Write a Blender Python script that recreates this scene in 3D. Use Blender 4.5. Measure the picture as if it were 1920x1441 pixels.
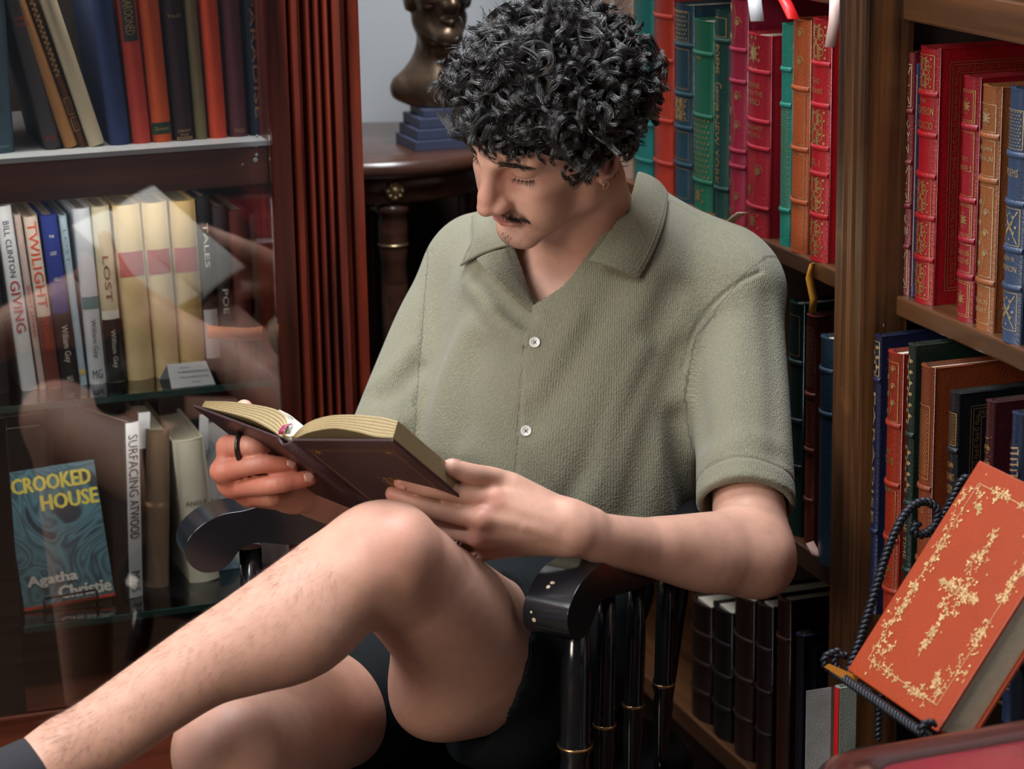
import bpy, bmesh, math, random
import numpy as np
from mathutils import Vector, Matrix

for _o in list(bpy.data.objects):
    bpy.data.objects.remove(_o)
SC = bpy.context.scene
COL = SC.collection
random.seed(7)
RNG = np.random.default_rng(11)

# ---------------------------------------------------------------- camera
F, CX, CY = 4600.0, 960.0, 720.5
YAW, PITCH, ROLL = math.radians(19.06), math.radians(14.76), math.radians(-1.0)
CAM = np.array([0.0, 0.0, 1.56])
_fw = np.array([math.sin(YAW) * math.cos(PITCH), math.cos(YAW) * math.cos(PITCH), -math.sin(PITCH)])
_r0 = np.array([math.cos(YAW), -math.sin(YAW), 0.0])
_u0 = np.cross(_r0, _fw)
CR = _r0 * math.cos(ROLL) + _u0 * math.sin(ROLL)
CU = -_r0 * math.sin(ROLL) + _u0 * math.cos(ROLL)
CF = _fw
cam_data = bpy.data.cameras.new('camera')
cam = bpy.data.objects.new('camera', cam_data)
COL.objects.link(cam)
cam.matrix_world = Matrix(((CR[0], CU[0], -CF[0], CAM[0]), (CR[1], CU[1], -CF[1], CAM[1]), (CR[2], CU[2], -CF[2], CAM[2]), (0, 0, 0, 1)))
cam_data.sensor_width = 36.0
cam_data.lens = 36.0 * F / 1920.0
cam_data.clip_start = 0.05
cam_data.dof.use_dof = True
cam_data.dof.focus_distance = 2.62
cam_data.dof.aperture_fstop = 7.5
SC.camera = cam

# ---------------------------------------------------------------- world, lamps, exposure
world = bpy.data.worlds.new('world')
SC.world = world
world.use_nodes = True
world.node_tree.nodes['Background'].inputs[0].default_value = (0.75, 0.85, 1.0, 1)
world.node_tree.nodes['Background'].inputs[1].default_value = 0.05
SC.view_settings.view_transform = 'Standard'
SC.view_settings.look = 'None'
SC.view_settings.gamma = 1.0
SC.view_settings.use_curve_mapping = False
SC.view_settings.exposure = -0.18


def area_lamp(name, loc, target, size, size_y, power, color):
    d = bpy.data.lights.new(name, 'AREA')
    d.shape = 'RECTANGLE'
    d.size, d.size_y = size, size_y
    d.energy = power
    d.color = color
    o = bpy.data.objects.new(name, d)
    COL.objects.link(o)
    o.location = loc
    o.rotation_euler = (Vector(target) - Vector(loc)).to_track_quat('-Z', 'Y').to_euler()
    return o


area_lamp('window_light', (-0.85, 1.65, 2.62), (0.80, 2.55, 0.90), 1.0, 0.8, 58, (0.94, 0.97, 1.0))
area_lamp('shop_window_light', (-1.75, 0.8, 1.70), (0.55, 2.70, 0.95), 0.8, 0.9, 52, (1.0, 0.87, 0.73))
area_lamp('ceiling_light', (0.72, 2.25, 2.74), (0.80, 2.42, 0.0), 0.9, 0.7, 40, (0.86, 0.93, 1.0))


area_lamp('corner_light', (0.98, 2.92, 2.66), (1.0, 3.62, 1.15), 0.5, 0.4, 34, (0.97, 0.98, 1.0))


# ---------------------------------------------------------------- points from the photograph
def S(px, py, d):
    """world point at depth d along the optical axis"""
    return CAM + d * (CF + (px - CX) / F * CR - (py - CY) / F * CU)


def SX(px, py, x):
    v = CF + (px - CX) / F * CR - (py - CY) / F * CU
    return CAM + v * ((x - CAM[0]) / v[0])


def SY(px, py, y):
    v = CF + (px - CX) / F * CR - (py - CY) / F * CU
    return CAM + v * ((y - CAM[1]) / v[1])


def SZ(px, py, z):
    v = CF + (px - CX) / F * CR - (py - CY) / F * CU
    return CAM + v * ((z - CAM[2]) / v[2])


def unit(v):
    v = np.asarray(v, float)
    return v / np.linalg.norm(v)


# ---------------------------------------------------------------- objects
def link(o, parent=None):
    COL.objects.link(o)
    if parent is not None:
        o.parent = parent
    return o


def tag(o, label=None, cat=None, group=None, kind=None):
    if label: o['label'] = label
    if cat: o['category'] = cat
    if group: o['group'] = group
    if kind: o['kind'] = kind
    return o


def empty(name, loc=(0, 0, 0), rot=(0, 0, 0), label=None, cat=None, group=None):
    o = bpy.data.objects.new(name, None)
    o.empty_display_size = 0.02
    o.location = loc
    o.rotation_euler = rot
    COL.objects.link(o)
    return tag(o, label, cat, group)


def mesh_obj(name, verts, faces, mat=None, parent=None, smooth=False):
    me = bpy.data.meshes.new(name)
    me.from_pydata([tuple(map(float, v)) for v in verts], [], [tuple(map(int, f)) for f in faces])
    if smooth:
        me.polygons.foreach_set('use_smooth', np.ones(len(me.polygons), bool))
    if mat is not None:
        for m in (mat if isinstance(mat, (list, tuple)) else [mat]):
            me.materials.append(m)
    o = bpy.data.objects.new(name, me)
    return link(o, parent)


class MB:
    """collects geometry for ONE mesh object"""
    def __init__(self):
        self.v, self.f, self.m, self.s = [], [], [], []

    def add(self, verts, faces, mi=0, smooth=False):
        n = len(self.v)
        self.v += [tuple(map(float, p)) for p in verts]
        for f in faces:
            self.f.append(tuple(int(i) + n for i in f)); self.m.append(mi); self.s.append(smooth)
        return self

    def frame_box(self, o, a, b, c, mi=0):
        o, a, b, c = map(lambda q: np.asarray(q, float), (o, a, b, c))
        P = [o + a * i + b * j + c * k for i in (0, 1) for j in (0, 1) for k in (0, 1)]
        fs = [(0, 1, 3, 2), (4, 6, 7, 5), (0, 4, 5, 1), (2, 3, 7, 6), (0, 2, 6, 4), (1, 5, 7, 3)]
        if np.dot(np.cross(a, b), c) < 0:
            fs = [f[::-1] for f in fs]
        return self.add(P, fs, mi)

    def box(self, x0, x1, y0, y1, z0, z1, mi=0):
        return self.frame_box((x0, y0, z0), (x1 - x0, 0, 0), (0, y1 - y0, 0), (0, 0, z1 - z0), mi)

    def tube(self, pts, rad, n=8, mi=0, caps=True, closed=False, up=None, flat=1.0):
        pts = [np.asarray(p, float) for p in pts]
        N = len(pts)
        rad = [rad] * N if np.isscalar(rad) else list(rad)
        V, Fc = [], []
        prev = None
        for i, p in enumerate(pts):
            if closed:
                t = unit(pts[(i + 1) % N] - pts[i - 1])
            else:
                t = unit(pts[min(i + 1, N - 1)] - pts[max(i - 1, 0)])
            if prev is None:
                ref = np.array(up, float) if up is not None else (np.array([0, 0, 1.0]) if abs(t[2]) < 0.9 else np.array([1.0, 0, 0]))
                s = unit(np.cross(t, ref))
            else:
                s = prev - t * np.dot(prev, t)
                s = unit(s)
            prev = s
            w = np.cross(s, t)
            for k in range(n):
                a = 2 * math.pi * k / n
                V.append(p + rad[i] * (math.cos(a) * s + math.sin(a) * w * flat))
        M = N if closed else N - 1
        for i in range(M):
            for k in range(n):
                i2 = (i + 1) % N
                Fc.append((i * n + k, i * n + (k + 1) % n, i2 * n + (k + 1) % n, i2 * n + k))
        self.add(V, [f[::-1] for f in Fc], mi, True)
        if caps and not closed:
            b = len(self.v) - len(V)
            self.f.append(tuple(b + k for k in range(n))); self.m.append(mi); self.s.append(False)
            self.f.append(tuple(b + (N - 1) * n + k for k in range(n - 1, -1, -1))); self.m.append(mi); self.s.append(False)
        return self

    def lathe(self, prof, base=(0, 0, 0), axis=(0, 0, 1), n=20, mi=0, smooth=True):
        """prof: list of (radius, height)"""
        ax = unit(axis)
        ref = np.array([1.0, 0, 0]) if abs(ax[0]) < 0.9 else np.array([0, 1.0, 0])
        s = unit(np.cross(ax, ref)); w = np.cross(ax, s)
        base = np.asarray(base, float)
        V = [base + ax * h + r * (math.cos(2 * math.pi * k / n) * s + math.sin(2 * math.pi * k / n) * w) for r, h in prof for k in range(n)]
        Fc = []
        for i in range(len(prof) - 1):
            for k in range(n):
                Fc.append((i * n + k, i * n + (k + 1) % n, (i + 1) * n + (k + 1) % n, (i + 1) * n + k))
        self.add(V, Fc, mi, smooth)
        b = len(self.v) - len(V)
        self.f.append(tuple(b + k for k in range(n - 1, -1, -1))); self.m.append(mi); self.s.append(False)
        self.f.append(tuple(b + (len(prof) - 1) * n + k for k in range(n))); self.m.append(mi); self.s.append(False)
        return self

    def build(self, name, mat, parent=None, bevel=0.0, seg=2, smooth=None):
        me = bpy.data.meshes.new(name)
        me.from_pydata(self.v, [], self.f)
        me.polygons.foreach_set('material_index', np.array(self.m, np.int32))
        me.polygons.foreach_set('use_smooth', np.array(self.s if smooth is None else [smooth] * len(self.s), bool))
        for m in (mat if isinstance(mat, (list, tuple)) else [mat]):
            me.materials.append(m)
        o = bpy.data.objects.new(name, me)
        link(o, parent)
        if bevel > 0:
            md = o.modifiers.new('bevel', 'BEVEL')
            md.width = bevel; md.segments = seg; md.limit_method = 'ANGLE'; md.angle_limit = math.radians(40)
            md.harden_normals = False
        return o


# ---------------------------------------------------------------- materials
def new_mat(name):
    m = bpy.data.materials.new(name)
    m.use_nodes = True
    nt = m.node_tree
    return m, nt, nt.nodes['Principled BSDF']


def srgb(r, g, b):
    def c(x):
        x /= 255.0
        return x / 12.92 if x <= 0.04045 else ((x + 0.055) / 1.055) ** 2.4
    return (c(r), c(g), c(b), 1.0)


def node(nt, typ, **kw):
    n = nt.nodes.new(typ)
    for k, v in kw.items():
        if k == 'inp':
            for kk, vv in v.items():
                n.inputs[kk].default_value = vv
        else:
            setattr(n, k, v)
    return n


def plain(name, col, rough=0.5, metal=0.0, var=0.12, scale=30.0, bump=0.0, bump_scale=200.0, spec=0.5, coat=0.0, stretch=(1, 1, 1), coord='Object'):
    m, nt, b = new_mat(name)
    tc = node(nt, 'ShaderNodeTexCoord')
    mp = node(nt, 'ShaderNodeMapping')
    mp.inputs['Scale'].default_value = stretch
    nt.links.new(tc.outputs[coord], mp.inputs[0])
    n1 = node(nt, 'ShaderNodeTexNoise', inp={'Scale': scale, 'Detail': 4.0, 'Roughness': 0.6})
    nt.links.new(mp.outputs[0], n1.inputs['Vector'])
    mr = node(nt, 'ShaderNodeMapRange', inp={1: 0.25, 2: 0.75, 3: 1.0 - var, 4: 1.0 + var})
    nt.links.new(n1.outputs['Fac'], mr.inputs[0])
    mx = node(nt, 'ShaderNodeVectorMath', operation='SCALE')
    mx.inputs[0].default_value = col[:3]
    nt.links.new(mr.outputs[0], mx.inputs['Scale'])
    nt.links.new(mx.outputs[0], b.inputs['Base Color'])
    b.inputs['Roughness'].default_value = rough
    b.inputs['Metallic'].default_value = metal
    b.inputs['Specular IOR Level'].default_value = spec
    b.inputs['Coat Weight'].default_value = coat
    b.inputs['Coat Roughness'].default_value = 0.15
    if bump > 0:
        n2 = node(nt, 'ShaderNodeTexNoise', inp={'Scale': bump_scale, 'Detail': 3.0})
        nt.links.new(mp.outputs[0], n2.inputs['Vector'])
        bp = node(nt, 'ShaderNodeBump', inp={'Strength': bump, 'Distance': 0.002})
        nt.links.new(n2.outputs['Fac'], bp.inputs['Height'])
        nt.links.new(bp.outputs[0], b.inputs['Normal'])
    return m


def wood(name, dark, light, axis=2, rough=0.35, coat=0.3, scale=1.0, worn=0.0, lo=0.30, hi=0.72):
    m, nt, b = new_mat(name)
    tc = node(nt, 'ShaderNodeTexCoord')
    mp = node(nt, 'ShaderNodeMapping')
    st = [38 * scale] * 3
    st[axis] = 1.6 * scale
    mp.inputs['Scale'].default_value = st
    nt.links.new(tc.outputs['Object'], mp.inputs[0])
    n1 = node(nt, 'ShaderNodeTexNoise', inp={'Scale': 1.0, 'Detail': 6.0, 'Roughness': 0.65, 'Distortion': 0.6})
    nt.links.new(mp.outputs[0], n1.inputs['Vector'])
    cr = node(nt, 'ShaderNodeValToRGB')
    cr.color_ramp.elements[0].position = lo; cr.color_ramp.elements[0].color = dark
    cr.color_ramp.elements[1].position = hi; cr.color_ramp.elements[1].color = light
    nt.links.new(n1.outputs['Fac'], cr.inputs[0])
    out = cr.outputs[0]
    if worn > 0:
        n3 = node(nt, 'ShaderNodeTexNoise', inp={'Scale': 9.0, 'Detail': 8.0, 'Roughness': 0.75})
        nt.links.new(tc.outputs['Object'], n3.inputs['Vector'])
        c3 = node(nt, 'ShaderNodeValToRGB')
        c3.color_ramp.elements[0].position = 0.62; c3.color_ramp.elements[0].color = (0, 0, 0, 1)
        c3.color_ramp.elements[1].position = 0.75; c3.color_ramp.elements[1].color = (worn, worn, worn, 1)
        nt.links.new(n3.outputs['Fac'], c3.inputs[0])
        mx = node(nt, 'ShaderNodeMix', data_type='RGBA')
        mx.inputs['B'].default_value = tuple(min(1, c * 2.2) for c in light[:3]) + (1,)
        nt.links.new(c3.outputs[0], mx.inputs['Factor'])
        nt.links.new(out, mx.inputs['A'])
        out = mx.outputs['Result']
    nt.links.new(out, b.inputs['Base Color'])
    b.inputs['Roughness'].default_value = rough
    b.inputs['Coat Weight'].default_value = coat
    b.inputs['Coat Roughness'].default_value = 0.2
    bp = node(nt, 'ShaderNodeBump', inp={'Strength': 0.25, 'Distance': 0.001})
    nt.links.new(n1.outputs['Fac'], bp.inputs['Height'])
    nt.links.new(bp.outputs[0], b.inputs['Normal'])
    return m
# ---------------------------------------------------------------- key planes of the shop corner (left case faces the camera, right case stands square to it)
XR = 1.257          # spine plane of the right bookcase
YL = 2.92           # front plane of the left display cabinet
YW = 3.78           # plaster wall in the corner
Z1, Z2, Z3 = 1.086, 0.777, 0.489

m_wall = plain('grey_plaster', (0.46, 0.48, 0.50, 1), .9, var=.04, scale=3, bump=.15, bump_scale=60)
m_floor = wood('floor_boards', (0.03, 0.014, 0.008, 1), (0.075, 0.035, 0.018, 1), axis=0, rough=.45, coat=.2, scale=.5)
m_ceil = plain('ceiling_paint', (0.55, 0.54, 0.52, 1), .9, var=.03)
m_maho = wood('red_mahogany', (0.022, 0.0030, 0.0020, 1), (0.150, 0.019, 0.0075, 1), axis=2, rough=.36, coat=.22, worn=.22, lo=.34, hi=.68)
m_mahoh = wood('red_mahogany_rail', (0.105, 0.024, 0.013, 1), (0.235, 0.058, 0.030, 1), axis=0, rough=.38, coat=.25)
m_walnut = wood('brown_walnut', (0.011, 0.0048, 0.0024, 1), (0.120, 0.049, 0.017, 1), axis=2, rough=.36, coat=.3, worn=.35, lo=.36, hi=.66)
m_walnuty = wood('brown_walnut_shelf', (0.024, 0.009, 0.0038, 1), (0.105, 0.041, 0.014, 1), axis=1, rough=.36, coat=.3, worn=.15)
m_darkw = wood('dark_interior_wood', (0.010, 0.006, 0.004, 1), (0.030, 0.015, 0.009, 1), axis=2, rough=.55, coat=.05)
m_white = plain('white_shelf_laminate', (0.62, 0.66, 0.70, 1), .45, var=.03)
m_black = plain('black_matte', (0.006, 0.006, 0.007, 1), .5)


def glass_mat(name, tint, fac=1.0, edge=None):
    m = bpy.data.materials.new(name); m.use_nodes = True
    nt = m.node_tree
    nt.nodes.remove(nt.nodes['Principled BSDF'])
    out = nt.nodes['Material Output']
    tr = node(nt, 'ShaderNodeBsdfTransparent'); tr.inputs[0].default_value = tint
    gl = node(nt, 'ShaderNodeBsdfGlossy'); gl.inputs['Roughness'].default_value = 0.015
    fr = node(nt, 'ShaderNodeFresnel', inp={'IOR': 1.5})
    mu = node(nt, 'ShaderNodeMath', operation='MULTIPLY', inp={1: fac})
    nt.links.new(fr.outputs[0], mu.inputs[0])
    mx = node(nt, 'ShaderNodeMixShader')
    nt.links.new(mu.outputs[0], mx.inputs[0]); nt.links.new(tr.outputs[0], mx.inputs[1]); nt.links.new(gl.outputs[0], mx.inputs[2])
    nt.links.new(mx.outputs[0], out.inputs[0])
    return m


m_glass = glass_mat('clear_glass', (0.98, 0.99, 0.985, 1), 3.1)
m_gshelf = glass_mat('shelf_glass', (0.80, 0.88, 0.86, 1), 1.8)
m_gedge = plain('green_glass_edge', (0.02, 0.14, 0.13, 1), .12, spec=.8)

# ---------------------------------------------------------------- shell
for nm, bx, m in (('floor', (-2.6, 2.4, -1.2, 3.9, -.06, 0), m_floor), ('ceiling', (-2.6, 2.4, -1.2, 3.9, 2.8, 2.86), m_ceil), ('wall_back', (-2.6, 2.4, YW, YW + .1, 0, 2.8), m_wall),
                  ('wall_right', (1.62, 1.72, -1.2, YW, 0, 2.8), m_wall), ('wall_left', (-2.6, -2.5, -1.2, YW, 0, 2.8), m_wall)):
    o = MB().box(*bx).build(nm, m); o['kind'] = 'structure'
o = MB().box(0.96, 1.62, YW - .025, YW, 0, .93).build('trim_1', m_darkw); o['kind'] = 'structure'

# ---------------------------------------------------------------- left display cabinet
cab = empty('display_cabinet', (0.3, YL, 0), label='glazed mahogany display cabinet with fluted pilaster on the left of the corner', cat='cabinet')
cab.location = (0, 0, 0)


def pilaster():
    x0, x1, y = 0.700, 0.814, YL
    w = x1 - x0
    # cross-section read along the front: flat stile, quirk, bead, three reeds, bead, flat stile
    prof = [(0, 0), (.0, -.012), (.205, -.012), (.215, .014), (.245, .014), (.252, -.018), (.29, -.026), (.335, -.020), (.345, .014), (.392, .016)]
    for c in (.43, .53, .63):
        for a in np.linspace(math.pi, 0, 7):
            prof.append((c + .038 * math.cos(a), -.004 - .017 * math.sin(a)))
        prof.append((c + .044, .016))
    prof += [(.695, .004), (.70, -.018), (.76, -.026), (.82, -.022), (.835, -.004), (.865, .0), (.88, -.014), (1.0, -.014), (1.0, .03)]
    P = [(x0 + u * w, y + v) for u, v in prof]
    P += [(x1, y + .45), (x0, y + .45)]
    n = len(P)
    V = [(px, py, z) for z in (0.0, 2.3) for px, py in P]
    Fc = [(i, (i + 1) % n, n + (i + 1) % n, n + i) for i in range(n)]
    Fc += [tuple(range(n))[::-1], tuple(range(n, 2 * n))]
    return mesh_obj('pilaster', V, Fc, m_maho, cab)


pilaster()
XL0 = -1.25
MB().box(XL0, .700, YL + .40, YL + .43, 0.1, 2.3).build('back_panel', m_darkw, cab)
MB().box(XL0, .700, YL + .012, YL + .40, Z1 - .055, Z1 - .006).build('shelf_rail', m_mahoh, cab, .002)
MB().box(XL0, .700, YL + .010, YL + .40, Z1 - .006, Z1).build('white_shelf', m_white, cab)
MB().box(XL0, .700, YL + .012, YL + .40, 1.42, 1.47).build('shelf_rail', m_mahoh, cab, .002)
MB().box(XL0, .700, YL + .0, YL + .43, 2.25, 2.32).build('top_board', m_mahoh, cab)


def glass_shelf(x0, x1, z, y0=YL + .03, y1=YL + .39, nm='glass_shelf'):
    o = MB().box(x0, x1, y0 + .001, y1, z - .008, z).build(nm, m_gshelf, cab)
    MB().box(x0, x1, y0, y0 + .0012, z - .0082, z + .0002).build('front_edge', m_gedge, o)
    return o


XD = SY(44, 1180, YL + .03)[0]
glass_shelf(XL0, .700, Z2)
glass_shelf(XD, .700, Z3)
glass_shelf(XL0, XD - .06, Z3 + .075)
MB().box(XD - .055, XD - .004, YL + .02, YL + .30, 0.0, Z2 - .01).build('divider', m_black, cab, .002)
MB().box(XL0, .700, YL + .01, YL + .40, 0.26, SY(130, 1335, YL)[2]).build('bottom_drawer_front', m_mahoh, cab, .003)
MB().box(XL0, .700, YL + .05, YL + .40, 0.0, .26).build('plinth', m_darkw, cab)
gp = MB().box(XL0 - .69, -.004, -.003, .003, 0.40, 2.22).build('glass_pane', m_glass, cab)      # turned slightly to shift the reflected pages into place
gp.matrix_world = Matrix.Translation((.694, YL - .040, .0)) @ Matrix.Rotation(math.radians(-2.0), 4, 'Z') @ Matrix.Translation((0, 0, .78)) @ Matrix.Rotation(math.radians(-0.4), 4, 'X') @ Matrix.Translation((0, 0, -.78))
for nm, z, w in (('cabinet_strip_light', 1.415, 3.6), ('cabinet_strip_light', Z1 - .062, 1.5), ('cabinet_strip_light', Z2 - .014, 1.7)):
    area_lamp(nm, (.05, YL + .035, z), (.05, YL + .16, z - .30), 1.2, .03, w, (1.0, .93, .84))
# chips of white paint near the rail end
mb = MB()
for px, py, s in ((479, 300, .0035), (481, 290, .0025), (480, 272, .003), (482, 255, .002), (455, 308, .0015)):
    c = SY(px, py, YL + .0115); mb.lathe([(s, 0), (s * .7, .0006)], c, (0, -1, 0), 7)
mb.build('paint_chip', m_white, cab)

# ---------------------------------------------------------------- right bookcase
case = empty('bookcase', (0, 0, 0), label='brown walnut bookcase of leather bound books on the right', cat='bookcase')
yP0 = SX(1622, 500, XR - .05)[1]; yP1 = SX(1571, 500, XR - .05)[1]
# the post between the bays: front with two shallow grooves
P = []
for u, v in ((0, 0), (.02, -.004), (.30, -.004), (.34, .002), (.40, .002), (.44, -.004), (.60, -.004), (.64, .002), (.70, .002), (.74, -.004), (.98, -.004), (1, 0)):
    P.append((XR - .05 + v, yP1 + (yP0 - yP1) * u))
P += [(XR + .002, yP0), (XR + .002, yP1)]
n = len(P)
mesh_obj('post', [(x, y, z) for z in (0, 2.3) for x, y in P], [(i, n + i, n + (i + 1) % n, (i + 1) % n) for i in range(n)] + [tuple(range(n)), tuple(range(n, 2 * n))[::-1]], m_walnut, case)
MB().box(XR + .004, XR + .30, (yP0 + yP1) / 2 - .012, (yP0 + yP1) / 2 + .012, 0, 2.3).build('partition', m_darkw, case)
YE = 3.385
YB = 1.97
MB().box(XR - .03, XR + .32, YB - .045, YB, 0, 2.3).build('end_panel', m_walnut, case, .003)
MB().box(XR - .03, XR + .32, YE, YE + .045, 0, 2.3).build('end_panel', m_walnut, case, .003)
MB().box(XR + .30, XR + .32, YB, YE, 0, 2.3).build('back_panel', m_darkw, case)
ZA = (0.262, 0.612, 0.967, 1.305)
for z, t in zip(ZA, (.028, .028, .022, .040)):
    for y0, y1 in ((YB, yP0), (yP1, YE)):
        MB().box(XR - .012, XR + .30, y0, y1, z - t, z).build('shelf', m_walnuty, case, .0025)
MB().box(XR - .01, XR + .3, YB, YE, 2.24, 2.3).build('top_board', m_walnuty, case)
MB().box(XR + .02, XR + .3, YB, YE, 0, .1).build('plinth', m_darkw, case)
# ---------------------------------------------------------------- smooth bodies: implicit surfaces turned into one mesh
def RC(a, b, ra, rb):
    return ('rc', np.asarray(a, float), np.asarray(b, float), float(ra), float(rb))


def EL(c, rad, R=None):
    return ('el', np.asarray(c, float), np.eye(3) if R is None else np.asarray(R, float), np.asarray(rad, float))


def BX(c, half, R, rnd):
    return ('bx', np.asarray(c, float), np.eye(3) if R is None else np.asarray(R, float), np.asarray(half, float), rnd)


def PL(p, n):
    return ('pl', np.asarray(p, float), unit(n))


def CH(pts, rads, sub=5):
    """smooth tapering limb through the joints (Catmull-Rom)"""
    P = np.column_stack([np.array(pts, float), np.array(rads, float)])
    if len(P) == 2: sub = 1
    E = np.vstack([2 * P[0] - P[1], P, 2 * P[-1] - P[-2]])
    out = []
    for i in range(1, len(E) - 2):
        a, b, c, d = E[i - 1:i + 3]
        for t in np.arange(sub) / sub:
            out.append(0.5 * (2 * b + (c - a) * t + (2 * a - 5 * b + 4 * c - d) * t * t + (3 * b - a - 3 * c + d) * t ** 3))
    out.append(P[-1])
    out = np.array(out)
    return ('ch', out[:, :3], out[:, 3])


def prim_bound(p):
    if p[0] == 'ch':
        c = (p[1].min(0) + p[1].max(0)) / 2
        return c, (np.linalg.norm(p[1] - c, axis=1) + p[2]).max()
    if p[0] == 'rc':
        return (p[1] + p[2]) / 2, np.linalg.norm(p[1] - p[2]) / 2 + max(p[3], p[4])
    if p[0] == 'el':
        return p[1], max(p[3])
    if p[0] == 'bx':
        return p[1], np.linalg.norm(p[3]) + p[4]
    return None, None


def prim_d(p, X):
    if p[0] == 'ch':
        out = None
        for i in range(len(p[1]) - 1):
            d = prim_d(('rc', p[1][i], p[1][i + 1], p[2][i], p[2][i + 1]), X)
            out = d if out is None else np.minimum(out, d)
        return out
    if p[0] == 'rc':
        a, b, ra, rb = p[1:]
        ba = b - a
        l2 = float(ba @ ba)
        pa = X - a
        if l2 < 1e-12:
            return np.sqrt((pa * pa).sum(1)) - ra
        rr = ra - rb
        a2 = l2 - rr * rr
        if a2 <= 0:
            return np.sqrt((pa * pa).sum(1)) - ra if ra > rb else np.sqrt(((X - b) ** 2).sum(1)) - rb
        y = pa @ ba
        q = pa - (y / l2)[:, None] * ba
        x = np.sqrt((q * q).sum(1))                 # off the axis
        L = math.sqrt(l2)
        y = y / L                                   # along the axis
        t = np.clip(y - x * rr / math.sqrt(a2), 0, L)
        return np.sqrt(x * x + (y - t) ** 2) - (ra - rr * t / L)
    if p[0] == 'el':
        q = (X - p[1]) @ p[2].T
        k0 = np.sqrt(((q / p[3]) ** 2).sum(1))
        k1 = np.sqrt(((q / p[3] ** 2) ** 2).sum(1)) + 1e-9
        return k0 * (k0 - 1) / k1
    if p[0] == 'bx':
        q = np.abs((X - p[1]) @ p[2].T) - (p[3] - p[4])
        return np.sqrt((np.maximum(q, 0) ** 2).sum(1)) + np.minimum(q.max(1), 0) - p[4]
    if p[0] == 'pl':
        return (X - p[1]) @ p[2]


def smin(a, b, k):
    if k <= 0:
        return np.minimum(a, b)
    h = np.maximum(k - np.abs(a - b), 0) / k
    return np.minimum(a, b) - h * h * k * 0.25


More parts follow.
